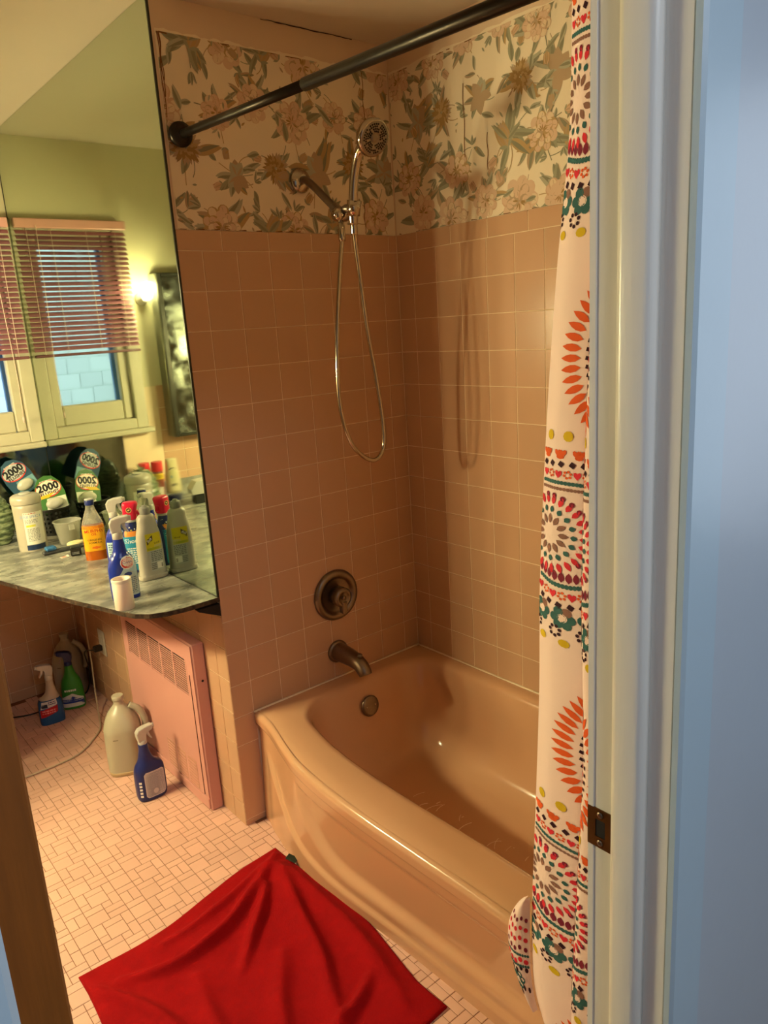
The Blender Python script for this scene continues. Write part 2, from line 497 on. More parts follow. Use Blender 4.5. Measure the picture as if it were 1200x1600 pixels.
# hallway
mb = MB(); mb.box(-3.0, 0.7, -3.3, -3.2, 0, H, M_BLUE); struct('wall_hall_far', mb)
mb = MB(); mb.box(-3.1, -3.0, -3.2, YF1, 0, H, M_BLUE); struct('wall_hall_left', mb)
mb = MB(); mb.box(0.7, 0.8, -3.2, YF1, 0, H, M_BLUE); struct('wall_hall_right', mb)

# floor mosaic: 6 x 6 unit repeat of squares, bars and small pieces
U = 0.0261
PIECES = [(4,0,2,2),(1,1,2,2),(0,4,2,2),(0,0,1,2),(1,0,2,1),(3,0,1,2),(0,2,1,1),(3,2,1,2),(4,2,2,1),(0,3,2,1),(2,3,1,1),
          (5,3,1,2),(4,3,1,2),(2,4,2,1),(2,5,2,1),(4,5,2,1)]
def ftile(w, h):
    key = ('floor', w, h)
    if key in TILE_MESH: return TILE_MESH[key]
    x, y = w*U/2 - 0.0008, h*U/2 - 0.0008; b = 0.0007
    vs = [(-x+b,-y+b,0),(x-b,-y+b,0),(x-b,y-b,0),(-x+b,y-b,0),(-x,-y,-b),(x,-y,-b),(x,y,-b),(-x,y,-b),(-x,-y,-.003),(x,-y,-.003),(x,y,-.003),(-x,y,-.003)]
    fs = [(0,1,2,3),(4,5,1,0),(5,6,2,1),(6,7,3,2),(7,4,0,3),(8,9,5,4),(9,10,6,5),(10,11,7,6),(11,8,4,7)]
    me = bpy.data.meshes.new('tile'); me.from_pydata(vs, [], fs); me.materials.append(M_FTILE); me.update()
    TILE_MESH[key] = me
    return me
cand = []
for bi in range(-6, 5):
    for bj in range(-11, 11):
        for (c, r, w, h) in PIECES:
            x = -1.337 + (bi*6 + c + w/2)*U; y = 0.067 - (bj*6 + r + h/2)*U
            if x > -0.70 or x < -2.2 or y > YB-0.02 or y < -1.5: continue
            if y > 0 and x > XM+0.012: continue
            u, v, d = project((x, y, 0))
            inside = d > 0 and 30 < u < 720 and 1080 < v < 1620 and not (-1.41 < x < -0.80 and -0.93 < y < -0.27)
            cand.append((0 if inside else 1, -w*h/(d*d) if d > 0 else 0, x, y, w, h))
cand.sort()
rest = MB()
for k, (ins, a, x, y, w, h) in enumerate(cand):
    if k < 300:
        o = bpy.data.objects.new('tile', ftile(w, h)); COL.objects.link(o); o.parent = floor
        o.location = (x, y, rt.uniform(-0.0003, 0.0003)); o.rotation_euler = (rt.uniform(-.004, .004), rt.uniform(-.004, .004), 0)
    else:
        me = ftile(w, h)
        rest.add([(v.co.x+x, v.co.y+y, v.co.z) for v in me.vertices], [tuple(p.vertices) for p in me.polygons], M_FTILE)
o = rest.build('mosaic_tiles', floor); o['kind'] = 'stuff'
# ---------------------------------------------------------------- doorway trim
mb = MB()
mb.cbox(DX1, DX1+0.02, YF1, YF0, 0, DH, 0.002, M_TRIM)
jamb = struct('trim_1', mb)
mb = MB()       # door stop with a rounded hall-side nose
prof = [(DX1, -1.584), (DX1-0.011, -1.586), (DX1-0.0125, -1.592), (DX1-0.0125, -1.615), (DX1-0.011, -1.621), (DX1-0.006, -1.6255), (DX1, -1.6265)]
mb.prism(prof, lambda x, y: (x, y, 0), lambda x, y: (x, y, DH), M_TRIM, True)
mb.build('door_stop', jamb)
mb = MB(); mb.cbox(DX1-0.0015, DX1+0.001, YF0-0.010, YF0-0.0015, 0, DH, 0.0006, M_TRIM); mb.build('edge_bead', jamb)
mb = MB()       # hall-side casing
prof = [(DX1-0.001, YF1), (DX1-0.001, YF1-0.007), (DX1+0.003, YF1-0.0105), (DX1+0.058, YF1-0.0125), (DX1+0.064, YF1-0.009), (DX1+0.066, YF1)]
mb.prism(prof, lambda x, y: (x, y, 0), lambda x, y: (x, y, DH+0.06), M_BLUE, False)
struct('trim_2', mb)
mb = MB(); mb.cbox(DX0-0.02, DX0, YF1, YF0, 0, DH, 0.002, M_TRIM); struct('trim_3', mb)
mb = MB(); mb.cbox(DX0-0.07, DX0, YF1-0.018, YF1, 0, DH+0.06, 0.004, M_BLUE); struct('trim_4', mb)
mb = MB(); mb.cbox(DX0-0.02, DX1+0.02, YF1, YF0, DH, DH+0.02, 0.002, M_TRIM); struct('trim_5', mb)
mb = MB(); mb.cbox(DX0-0.07, DX1+0.07, YF1-0.018, YF1, DH+0.0, DH+0.075, 0.004, M_BLUE); struct('trim_6', mb)
# open door seen along its hinge edge
mb = MB(); mb.cbox(DX0+0.008, DX0+0.046, -1.545, -0.92, 0.012, DH-0.01, 0.002, M_WOOD)
door = struct('door_1', mb)
for z in (0.25, 1.0, 1.75):
    mb = MB(); mb.cbox(DX0+0.0005, DX0+0.0085, -1.54, -1.50, z-0.045, z+0.045, 0.001, M_BRASS)
    mb.lathe([(0.006, -0.048), (0.006, 0.048)], M_BRASS, c=(DX0+0.006, -1.548, z), n=10); mb.build('hinge', door)
for sx in (-1, 1):
    mb = MB(); xx = DX0+0.046 if sx > 0 else DX0+0.008
    mb.lathe([(0.027, 0), (0.027, 0.005), (0.01, 0.008), (0.01, 0.03), (0.026, 0.04), (0.029, 0.052), (0.02, 0.064), (0.001, 0.067)], M_BRASS, c=(xx, -0.98, 0.96), axis=(sx, 0, 0), n=20)
    mb.build('door_knob', door)
# strike plate
s = thing('strike_plate', 'small tarnished brass strike plate screwed to the white door jamb', 'strike plate', (DX1, -1.5645, 0.967))
mb = MB()
out = [(-.018,-.027),(.018,-.027),(.018,.027),(-.018,.027)]; inn = [(-.007,-.012),(.007,-.012),(.007,.012),(-.007,.012)]
vs = []
for x in (-0.0016, 0.0):
    vs += [(x, a, b) for a, b in out] + [(x, a, b) for a, b in inn]
fs = []
for i in range(4):
    j = (i+1) % 4
    fs += [(i, j, 4+j, 4+i), (8+i, 12+i, 12+j, 8+j), (i, 8+i, 8+j, j), (4+i, 4+j, 12+j, 12+i)]
mb.add(vs, fs, M_BRASS)
mb.build('plate', s)
mb = MB(); mb.box(-0.0008, -0.0004, -.0068, .0068, -.0118, .0118, M_DARK); mb.build('latch_hole', s)
for z in (-0.0195, 0.0195):
    mb = MB(); mb.lathe([(0.0042, 0), (0.0038, 0.0012), (0.0015, 0.0016)], M_NICKEL, c=(-0.0016, 0, z), axis=(-1, 0, 0), n=12); mb.build('screw', s)

# ---------------------------------------------------------------- bathtub
YS = [-1.52, -1.35, -1.2, -1.02, -0.86, -0.67, -0.50, -0.34, -0.24, -0.10, 0.0]
XFS = [0.750, 0.785, 0.799, 0.801, 0.806, 0.811, 0.809, 0.795, 0.772, 0.735, 0.722]
XBS = [0.715, 0.726, 0.731, 0.733, 0.738, 0.748, 0.764, 0.772, 0.762, 0.735, 0.722]
def xf(y): return sinterp(y, YS, XFS)
def xb(y): return sinterp(y, YS, XBS)
TL = 1.535
tub = thing('bathtub', 'peach enamel bathtub with curved front apron along the tiled wall', 'bathtub', (0, 0, 0))
def rrect(x0, x1, y0, y1, r, nside=14, ncor=7):
    """rounded rectangle loop, x0<x1, y0<y1, counter-clockwise, matched point counts"""
    pts = []
    cor = [(x1-r, y0+r, -PI/2), (x1-r, y1-r, 0), (x0+r, y1-r, PI/2), (x0+r, y0+r, PI)]
    for k in range(4):
        cx, cy, a0 = cor[k]
        arc = [(cx + r*math.cos(a0 + PI/2*i/ncor), cy + r*math.sin(a0 + PI/2*i/ncor)) for i in range(ncor+1)]
        pts += arc
        nx, ny, na = cor[(k+1) % 4]
        q = (nx + r*math.cos(na), ny + r*math.sin(na)); p = arc[-1]
        pts += [(p[0] + (q[0]-p[0])*i/nside, p[1] + (q[1]-p[1])*i/nside) for i in range(1, nside)]
    return pts
def bend(x, y):          # widen the tub towards the bowed front
    k = xf(max(-1.52, min(0, y)))/0.76
    w = sstep(0.15, 0.7, -x)
    return x*(1 + (k-1)*w), y
RZ = TUB_H
rings = []
def ring(x0, x1, y0, y1, r, z):
    rings.append([(*bend(x, y), z) for x, y in rrect(x0, x1, y0, y1, r, 14, 7)])
ring(-0.745, -0.002, -TL, -0.002, 0.004, RZ-0.004)
ring(-0.735, -0.004, -TL+0.004, -0.004, 0.006, RZ+0.001)
ring(-0.700, -0.012, -TL+0.02, -0.012, 0.02, RZ+0.001)
I = (-0.625, -0.050, -1.40, -0.075)
def inr(d, dz, r=0.12, dd=0.0, db=0.0): ring(I[0]+d, I[1]-d, I[2]+d+db, I[3]-d-dd, r, RZ-dz)
inr(-0.022, 0.000, 0.135); inr(-0.010, 0.003, 0.13); inr(0.0, 0.011, 0.125); inr(0.006, 0.025, 0.12)
inr(0.014, 0.06, 0.118, 0.002, 0.02); inr(0.026, 0.13, 0.115, 0.006, 0.06); inr(0.040, 0.21, 0.11, 0.012, 0.11); inr(0.058, 0.27, 0.10, 0.018, 0.15)
inr(0.085, 0.305, 0.09, 0.02, 0.17); inr(0.125, 0.322, 0.07, 0.02, 0.18); inr(0.20, 0.328, 0.05, 0.0, 0.18); inr(0.26, 0.330, 0.02, 0.0, 0.18)
nr = len(rings[0])
mb = MB(); mb.loft([r for r in rings], nr, M_TUB, True, False, True)
basin = mb.build('basin', tub)
# apron: rolled lip, recessed panel and a swelling skirt at the floor
def ridge_z(y): return sinterp(y, [-1.52, -1.2, -1.04, -0.84, -0.46, -0.27, -0.16, -0.06], [0.06, 0.055, 0.05, 0.042, 0.05, 0.095, 0.165, 0.26])
def apron(u, v):
    y = -0.003 - (TL-0.006)*u
    yy = max(-1.52, y)
    top = xf(yy); bot = xb(yy)
    # v 0..0.30 is the rolled lip, the rest is the face below it
    lip = 0.052
    if v < 0.30:
        a = v/0.30
        if a < 0.55:
            t = a/0.55*PI/2
            x = top - 0.016*(1-math.sin(t)); z = RZ + 0.0005 - 0.018*(1-math.cos(t))
        elif a < 0.85:
            t = (a-0.55)/0.30; x = top - 0.002*t; z = RZ - 0.0175 - (lip-0.0275)*t
        else:
            t = (a-0.85)/0.15; x = top - 0.002 - 0.012*t; z = RZ - lip + 0.010 - 0.010*t
        return (-x, y, z)
    t = (v-0.30)/0.70
    z0 = RZ - lip
    z = z0*(1-t)
    x = (top-0.014)*(1-t) + bot*t
    rz = ridge_z(yy)
    # ledge of the skirt
    x += 0.010*sstep(rz+0.012, rz-0.004, z)*sstep(-0.03, -0.10, y)
    # recessed panel
    dz_lo = z - (rz + 0.035 + 0.03*sstep(-0.55, -0.3, y)); dz_hi = (z0 - 0.035) - z
    dy = min(-0.30 - y, y + 1.47)
    def rc(p, q, r=0.11): return r - math.hypot(max(r-p, 0), max(r-q, 0))
    d = min(rc(dz_lo, dy*0.55), dz_hi*1.1)
    x -= 0.020*sstep(0.0, 0.045, d)
    return (-x, y, max(0.0, z))
mb = MB(); mb.grid(apron, 150, 74, M_TUB, True, False)
mb.build('apron', tub)
mb = MB()
mb.lathe([(0.0365, 0), (0.037, 0.004), (0.034, 0.008), (0.026, 0.0095), (0.004, 0.0105)], M_NICKEL, c=(-0.330, -0.104, 0.297), axis=(0, -1, 0.16), n=28)
ov = mb.build('overflow_plate', tub)
for a in (-0.018, 0.018):
    mb = MB(); mb.lathe([(0.0042, 0), (0.0036, 0.0012), (0.001, 0.0016)], M_CHROME, c=(-0.330 + a, -0.1135, 0.2985), axis=(0, -1, 0.16), n=10); mb.build('screw', ov)
# caulk bead where the tub meets the tile
mb = MB()
cm = mat('pale_caulk', '#e8d2b4', 0.5, var=0.15, scale=60)
rj = random.Random(3)
pts = [(-0.004, -0.004 - 0.05*i, RZ + 0.001) for i in range(31)]
mb.tube(pts, [0.0035 + rj.uniform(0, .0012) for _ in pts], cm, 6)
pts = [(-0.004 - 0.03*i, -0.004, RZ + 0.001) for i in range(25)]
mb.tube(pts, [0.0035 + rj.uniform(0, .0015) for _ in pts], cm, 6)
mb.build('caulk', tub)
# dried soap swirls on the tub floor
pr = Print(lambda u, v, h: (u, v, TUB_H - 0.3301 + h), step=2e-6, base=3e-4)
sm = mat('soap_residue', '#efd7b4', 0.35)
rj = random.Random(8)
for k in range(22):
    cx, cy = -0.31 + rj.uniform(-.07, .07) + 0.002*k, -0.32 - k*0.024; rr = rj.uniform(0.02, 0.08); a0 = rj.uniform(0.2, 1.4)
    pr.line([(cx + rr*math.cos(a0 + t*0.22), cy + rr*0.8*math.sin(a0 + t*0.22)) for t in range(7)], rj.uniform(0.001, 0.003), sm)
ss = pr.build('soap_streaks', tub); ss['kind'] = 'stuff'

# ---------------------------------------------------------------- plumbing on the end wall
t = thing('tub_spout', 'dull nickel tub spout sticking out of the tiled end wall', 'spout', (-0.376, 0, 0.487))
mb = MB(); mb.lathe([(0.040, 0), (0.0405, 0.006), (0.036, 0.011), (0.031, 0.012)], M_NICKEL, axis=(0, -1, 0), n=28); mb.build('wall_flange', t)
mb = MB()
path = smooth_path([(0, -0.008, 0.0), (0, -0.05, 0.0), (0, -0.09, -0.002), (0, -0.125, -0.009), (0, -0.148, -0.026), (0, -0.156, -0.040)], 5)
rads = [interp(i/(len(path)-1), [0, 0.3, 0.6, 0.8, 1], [0.033, 0.030, 0.026, 0.0245, 0.022]) for i in range(len(path))]
mb.tube(path, rads, M_NICKEL, 24); mb.build('spout_body', t)
mb = MB(); mb.lathe([(0.006, 0), (0.006, 0.006), (0.0085, 0.007), (0.0085, 0.016), (0.003, 0.018)], M_NICKEL, c=(0, -0.128, 0.012), axis=(0, -0.3, 1), n=14); mb.build('diverter_knob', t)
t = thing('shower_valve', 'round nickel shower valve trim above the tub spout', 'valve', (-0.366, 0, 0.693))
mb = MB(); mb.lathe([(0.088, 0), (0.0895, 0.006), (0.086, 0.014), (0.078, 0.018), (0.066, 0.016), (0.061, 0.009), (0.055, 0.006), (0.005, 0.006)], M_NICKEL, axis=(0, -1, 0), n=48); mb.build('escutcheon', t)
mb = MB(); mb.lathe([(0.030, 0.006), (0.030, 0.02), (0.034, 0.026), (0.0345, 0.045), (0.031, 0.052), (0.022, 0.054), (0.02, 0.051), (0.004, 0.051)], M_NICKEL, axis=(0, -1, 0), n=32)
k = mb.build('knob', t)
mb = MB(); mb.cbox(-0.010, 0.010, -0.056, -0.030, -0.058, -0.012, 0.004, M_NICKEL); mb.build('lever', k)
mb = MB(); mb.lathe([(0.0075, 0.051), (0.0075, 0.0545), (0.002, 0.055)], M_NICKEL, axis=(0, -1, 0), n=16); mb.build('cap', k)

AX = -0.373
t = thing('shower_pipe', 'chrome shower arm reaching down from the wallpapered end wall', 'shower arm', (AX, 0, 2.017))
mb = MB(); mb.lathe([(0.035, 0.003), (0.036, 0.006), (0.032, 0.012), (0.022, 0.018), (0.014, 0.021)], M_CHROME, axis=(0, -1, 0), n=32); mb.build('wall_flange', t)
mb = MB(); pth = smooth_path([(0, -0.005, 0), (0, -0.035, -0.004), (0, -0.075, -0.030), (0, -0.13, -0.072), (0, -0.168, -0.102)], 6)
mb.tube(pth, 0.0112, M_NICKEL, 16); mb.build('pipe', t)
mb = MB()
mb.lathe([(0.0155, -0.012), (0.0165, -0.009), (0.0165, 0.009), (0.0155, 0.012)], M_NICKEL, c=(0, -0.172, -0.105), axis=(0, -0.8, -0.6), n=8, smooth=False)
mb.lathe([(0.013, -0.024), (0.019, -0.018), (0.0205, 0), (0.019, 0.018), (0.013, 0.024)], M_CHROME, c=(0, -0.192, -0.122), axis=(1, 0, 0), n=20)
mb.lathe([(0.009, 0.023), (0.009, 0.027), (0.003, 0.028)], M_CHROME, c=(0, -0.192, -0.122), axis=(-1, -0.2, 0), n=14)
mb.tube([(0, -0.19, -0.118), (0.004, -0.215, -0.108), (0.006, -0.243, -0.112)], [0.012, 0.011, 0.013], M_NICKEL, 12)
brk = mb.build('swivel_bracket', t)
mb = MB()
mb.lathe([(0.019, -0.020), (0.0195, 0.0), (0.021, 0.020)], M_CHROME, c=(0.008, -0.245, -0.112), axis=(0.02, -0.22, 1), n=20)
mb.build('holder', brk)
hs = thing('hand_shower', 'chrome hand shower with round spray face and coiled metal hose', 'shower head', (AX, -0.24, 1.88))
def hl(x, y, z): return (x - AX, y + 0.24, z - 1.88)
mb = MB()
pth = smooth_path([hl(-0.363, -0.236, 1.862), hl(-0.365, -0.242, 1.90), hl(-0.367, -0.252, 1.95), hl(-0.368, -0.264, 1.995), hl(-0.369, -0.285, 2.035), hl(-0.370, -0.325, 2.066)], 6)
rads = [interp(i/(len(pth)-1), [0, 0.15, 0.3, 0.55, 0.8, 1], [0.0125, 0.015, 0.013, 0.0125, 0.013, 0.016]) for i in range(len(pth))]
mb.tube(pth, rads, M_CHROME, 18); mb.build('handle', hs)
HN = Vector((-0.02, -0.90, -0.42)).normalized()
hc = Vector(hl(-0.372, -0.352, 2.066))
mb = MB()
mb.lathe([(0.012, -0.030), (0.030, -0.026), (0.042, -0.014), (0.0475, -0.004), (0.0485, 0.006), (0.0465, 0.012), (0.0425, 0.0135)], M_CHROME, c=hc, axis=HN, n=40, cap1=False)
head = mb.build('head_shell', hs)
mb = MB()
mb.lathe([(0.0425, 0.0125), (0.040, 0.0145), (0.014, 0.0150), (0.0125, 0.013), (0.011, 0.0135), (0.0095, 0.0165), (0.003, 0.0172)], mat('spray_face_metal', '#8f8170', 0.35, metal=0.8), c=hc, axis=HN, n=40, cap0=False)
mb.build('spray_face', hs)
mb = MB(); a = HN.orthogonal().normalized(); b = HN.cross(a)
for ri, cnt in ((0.0175, 20), (0.0235, 26), (0.0295, 30), (0.0355, 34)):
    for i in range(cnt):
        an = 2*PI*i/cnt + ri*40
        if int(an/(2*PI)*5) % 1 == 0 and (i % (cnt//5)) == 0: continue
        mb.lathe([(0.0027, 0.0), (0.0024, 0.0012)], M_DARK, c=hc + HN*0.0147 + a*ri*math.cos(an) + b*ri*math.sin(an), axis=HN, n=6, smooth=False)
mb.build('spray_nozzles', hs)
# hose
pts = [(-0.374, -0.193, 1.830), (-0.393, -0.19, 1.711), (-0.414, -0.19, 1.567), (-0.425, -0.19, 1.419), (-0.419, -0.19, 1.323), (-0.394, -0.19, 1.242),
       (-0.355, -0.19, 1.194), (-0.311, -0.19, 1.171), (-0.279, -0.19, 1.184), (-0.263, -0.19, 1.223), (-0.264, -0.19, 1.304), (-0.283, -0.192, 1.445),
       (-0.306, -0.198, 1.561), (-0.327, -0.208, 1.692), (-0.350, -0.224, 1.805), (-0.361, -0.234, 1.855)]
fine = smooth_path(pts, 36)
# arc-length resample, alternating radius gives the metal windings
acc = [0.0]
for i in range(1, len(fine)): acc.append(acc[-1] + (Vector(fine[i]) - Vector(fine[i-1])).length)
Lh = acc[-1]; stepl = 0.0021; res = []; rr = []; j = 0; d = 0.0; q = 0
while d < Lh:
    while acc[j+1] < d: j += 1
    f = (d - acc[j])/(acc[j+1]-acc[j])
    res.append(hl(*(Vector(fine[j])*(1-f) + Vector(fine[j+1])*f))); rr.append(0.0070 if q % 2 else 0.0060); q += 1; d += stepl
mb = MB(); mb.tube(res, rr, M_CHROME, 10); mb.build('hose', hs)
mb = MB()
mb.lathe([(0.0095, 0), (0.0105, 0.008), (0.0105, 0.040), (0.009, 0.046), (0.0085, 0.058)], M_CHROME, c=hl(-0.374, -0.193, 1.822), axis=(0.0, 0, 1), n=16)
mb.build('hose_nut', hs); mb = MB()
mb.lathe([(0.0095, 0), (0.0105, 0.006), (0.0105, 0.034), (0.012, 0.038)], M_CHROME, c=hl(-0.360, -0.233, 1.835), axis=(-0.05, -0.1, 1), n=16)
mb.build('hose_nut', hs)

# curtain rod
def rod(y): return (-0.752, y, 2.108 + 0.0455*y)
t = thing('curtain_rod', 'dark bronze tension shower rod crossing above the tub', 'curtain rod', (-0.752, 0, 2.108))
def rl(y): p = rod(y); return (0, y, p[2]-2.108)
mb = MB(); mb.tube([rl(-0.02), rl(-0.62)], 0.0110, M_BRONZE, 20); mb.build('inner_tube', t)
mb = MB(); mb.tube([rl(-0.60), rl(-1.0), rl(-1.53)], 0.0135, M_BRONZE, 20); mb.build('outer_tube', t)
mb = MB(); mb.lathe([(0.031, 0.0045), (0.033, 0.012), (0.031, 0.020), (0.018, 0.026), (0.0125, 0.030)], M_BRONZE, axis=(0, -1, 0), n=28); mb.build('end_cap', t)
mb = MB(); mb.lathe([(0.031, 0.0), (0.033, 0.008), (0.031, 0.016), (0.018, 0.022), (0.0125, 0.026)], M_BRONZE, c=rl(-1.544), axis=(0, 1, 0), n=28); mb.build('end_cap', t)

# ---------------------------------------------------------------- shower curtain
ZT = 2.02
LE_Z = [0.20, 0.245, 0.29, 0.335, 0.385, 0.44, 0.54, 0.68, 0.936, 1.148, 1.433, 1.65, 1.846, 2.014, 2.10]
LE_Y = [-1.285, -1.262, -1.244, -1.236, -1.234, -1.234, -1.236, -1.240, -1.246, -1.245, -1.256, -1.271, -1.290, -1.290, -1.288]
def curtain_plan(z):
    k = (2.05 - z)/1.65
    x0 = -0.765 - 0.06*k
    y0 = sinterp(z, LE_Z, LE_Y)
    w = 0.55 + 0.45*min(1.0, max(0.0, k*1.4))      # the folds open out downwards
    f = sstep(0.55, 0.30, z)
    pts = [(x0 + 0.004*f, y0), (x0 - 0.018*w, y0 - 0.045*w), (x0 - 0.020*w, y0 - 0.100*w), (x0 - 0.012*w, y0 - 0.140*w),
           (x0 - 0.030*w, y0 - 0.147*w), (x0 - 0.062*w, y0 - 0.142*w), (x0 - 0.074*w, y0 - 0.160*w), (x0 - 0.066*w, y0 - 0.20*w),
           (x0 - 0.050*w, y0 - 0.235*w), (x0 - 0.015*w, y0 - 0.240*w), (x0 - 0.005*w, y0 - 0.245*w), (x0 - 0.03*w, y0 - 0.262*w), (x0 - 0.06*w, y0 - 0.268*w)]
    return pts
SW = 0.44   # cloth width in the modelled bunch
def cpoint(s, z):
    """s: cloth distance from the free edge, 0..SW"""
    pts = curtain_plan(z)
    n = len(pts)-1
    t = max(0.0, min(1.0, s/SW))*n
    ts = list(range(n+1))
    hem = 0.018*math.sin(s*31 + 0.8) if z < 0.3 else 0
    return Vector((sinterp(t, ts, [p[0] for p in pts]), sinterp(t, ts, [p[1] for p in pts]), z))
ZB = 0.215
def cfn(s, z, h):
    p = cpoint(s, z)
    if h == 0: return tuple(p)
    du = cpoint(min(SW, s+0.002), z) - cpoint(max(0, s-0.002), z)
    dv = cpoint(s, z+0.003) - cpoint(s, z-0.003)
    nrm = du.cross(dv).normalized()
    if nrm.dot(CAM_POS - p) < 0 and False: nrm = -nrm
    return tuple(p + nrm*h)
cur = thing('shower_curtain', 'pale shower curtain with bright medallion print bunched beside the door jamb', 'shower curtain', (0, 0, 0))
mb = MB()
def hemz(s): return ZB + 0.012*math.sin(s*24 + 1.0) - 0.04*sstep(0.0, 0.10, s)
mb.grid(lambda a, b: cfn(a*SW, hemz(a*SW) + (ZT - hemz(a*SW))*b, 0), 110, 90, M_CLOTH, True)
mb.build('cloth', cur)
pr = Print(lambda u, v, h: cfn(u, max(v, hemz(u)), h), step=4e-7, base=6e-4)
ORANGE, REDI, TEAL, BROWN, PLUM, YEL = ink('#dd5a24', .8), ink('#d62f3e', .8), ink('#35605f', .8), ink('#8a6256', .8), ink('#33101f', .8), ink('#cfae1c', .8)
MAROON = ink('#7c2138', .8)
PER = 0.645; ARC0 = 1.80
def diamond(u, v, r, m, a=0.0): pr.poly([(u + r*math.cos(a + k*PI/2), v + r*math.sin(a + k*PI/2)) for k in range(4)], m)
def flower(u, v, r, m, n=6, rad=None):
    for k in range(n):
        an = 2*PI*k/n + 0.3
        pr.ell(u + r*math.cos(an), v + r*math.sin(an), r*(rad or .42), r*(rad or .42), m, 8)
def heart(u, v, r, m): pr.poly([(u, v-r), (u+r*.8, v-.1*r), (u+r*.85, v+.6*r), (u+r*.4, v+r*.8), (u, v+.45*r), (u-r*.4, v+r*.8), (u-r*.85, v+.6*r), (u-r*.8, v-.1*r)], m)
def inband(z): return ZB + 0.0 < z < ZT - 0.003
SS = 0.42
SCA = 0.62         # cloth distance per plan parameter is roughly uniform: horizontal print scale
for rep in range(-1, 4):
    base = ARC0 - rep*PER; pr.k = 0
    # arc band with hearts, diamonds, flowers below it
    def row(dz, step, fn, off=0.0, sag=0.0):
        u = 0.006 + off
        while u < SS:
            z = base - dz - sag*math.cos(2*PI*(u-0.05)/0.15)
            if inband(z): fn(u, z)
            u += step
    sg = 0.006
    row(0.0, 0.0058, lambda u, z: pr.ell(u, z, 0.0036, 0.0042, TEAL, 8), 0, sg)
    row(-0.014, 0.011, lambda u, z: pr.petal(u, z-0.008, 0.018, 0.010, PI/2, MAROON, 4), 0, sg)
    row(0.017, 0.030, lambda u, z: heart(u, z, 0.0075, REDI), 0.0, sg)
    row(0.017, 0.030, lambda u, z: flower(u, z, 0.0055, ORANGE, 6), 0.015, sg)
    row(0.034, 0.018, lambda u, z: diamond(u, z, 0.0062, PLUM, 0.3), 0.004, sg)
    def tflower(u, z):
        for k in range(6):
            an = PI*k/3; pr.ell(u + 0.0125*math.cos(an), z + 0.0125*math.sin(an), 0.0078, 0.0078, TEAL if k != 1 else BROWN, 9)
        pr.ell(u, z, 0.0075, 0.0075, M_CLOTH, 10)
    row(0.058, 0.042, tflower, 0.004, 0.003)
    row(0.084, 0.042, lambda u, z: flower(u, z, 0.0085, PLUM, 7, 0.36), -0.012 + 0.004, 0.002)
    row(0.104, 0.042, lambda u, z: pr.ell(u, z, 0.0085, 0.0068, YEL, 10), 0.006, 0.0)
    # big sunburst: orange petals round a dark ring of diamonds
    for cu in (0.143, 0.396):
        cz = base - 0.285
        for k in range(44):
            an = 2*PI*k/44
            for r0, ln, w, m in ((0.082, 0.033, 0.012, ORANGE),):
                u0, z0 = cu + r0*math.cos(an)*0.92, cz + r0*1.18*math.sin(an)
                if inband(z0) and 0.004 < u0 + ln*math.cos(an) < SS and z0 + ln*math.sin(an) > ZB:
                    pr.petal(u0, z0, ln, w, an, m, 4)
        for rr_, n_, fnc in ((0.070, 40, lambda u, z: diamond(u, z, 0.0042, PLUM, 0.5)), (0.058, 30, lambda u, z: pr.ell(u, z, 0.0042, 0.0042, REDI, 8)),
                             (0.047, 36, lambda u, z: pr.ell(u, z, 0.0032, 0.0032, TEAL, 7)), (0.037, 18, lambda u, z: heart(u, z, 0.0048, ORANGE)),
                             (0.024, 12, lambda u, z: pr.ell(u, z, 0.004, 0.004, BROWN, 8)), (0.012, 8, lambda u, z: diamond(u, z, 0.0035, REDI))):
            for k in range(n_):
                an = 2*PI*k/n_; u, z = cu + rr_*math.cos(an)*0.92, cz + rr_*1.18*math.sin(an)
                if inband(z) and 0.003 < u < SS: fnc(u, z)
    row(0.405, 0.036, lambda u, z: pr.ell(u, z, 0.008, 0.0085, YEL, 10), 0.012, 0)
    def butterfly(u, z):
        heart(u - 0.0045, z, 0.0068, ORANGE); heart(u + 0.0045, z, 0.0068, ORANGE); pr.ell(u, z - 0.006, 0.007, 0.004, ORANGE, 8)
    row(0.432, 0.030, butterfly, 0.006, 0)
    row(0.450, 0.018, lambda u, z: diamond(u, z, 0.0058, PLUM, 0.2), 0.002, 0)
    row(0.466, 0.030, lambda u, z: heart(u, z, 0.007, REDI), 0.004, 0)
    row(0.466, 0.030, lambda u, z: flower(u, z, 0.0052, ORANGE, 6), 0.019, 0)
    row(0.480, 0.0058, lambda u, z: pr.ell(u, z, 0.0036, 0.0034, TEAL, 8), 0, 0)
    row(0.490, 0.0056, lambda u, z: pr.ell(u, z, 0.0034, 0.0028, BROWN, 8), 0, 0)
    # small medallions between the bands
    for cu in (0.026, 0.168, 0.310):
        cz = base - 0.567
        for r0, ln, w, n_, m in ((0.050, 0.017, 0.0085, 26, REDI), (0.036, 0.011, 0.0085, 17, TEAL), (0.017, 0.017, 0.009, 12, BROWN)):
            for k in range(n_):
                an = 2*PI*k/n_
                u, z = cu + r0*math.cos(an), cz + r0*math.sin(an)
                if inband(z) and 0.003 < u < SS: pr.petal(u, z, ln, w, an, m, 4)
        for k in range(26):
            an = 2*PI*k/26; u, z = cu + 0.0655*math.cos(an), cz + 0.0655*math.sin(an)
            if inband(z) and 0.003 < u < SS and math.sin(an) > -0.75: pr.ell(u, z, 0.0044, 0.0044, MAROON, 8)
pr.build('printed_pattern', cur)
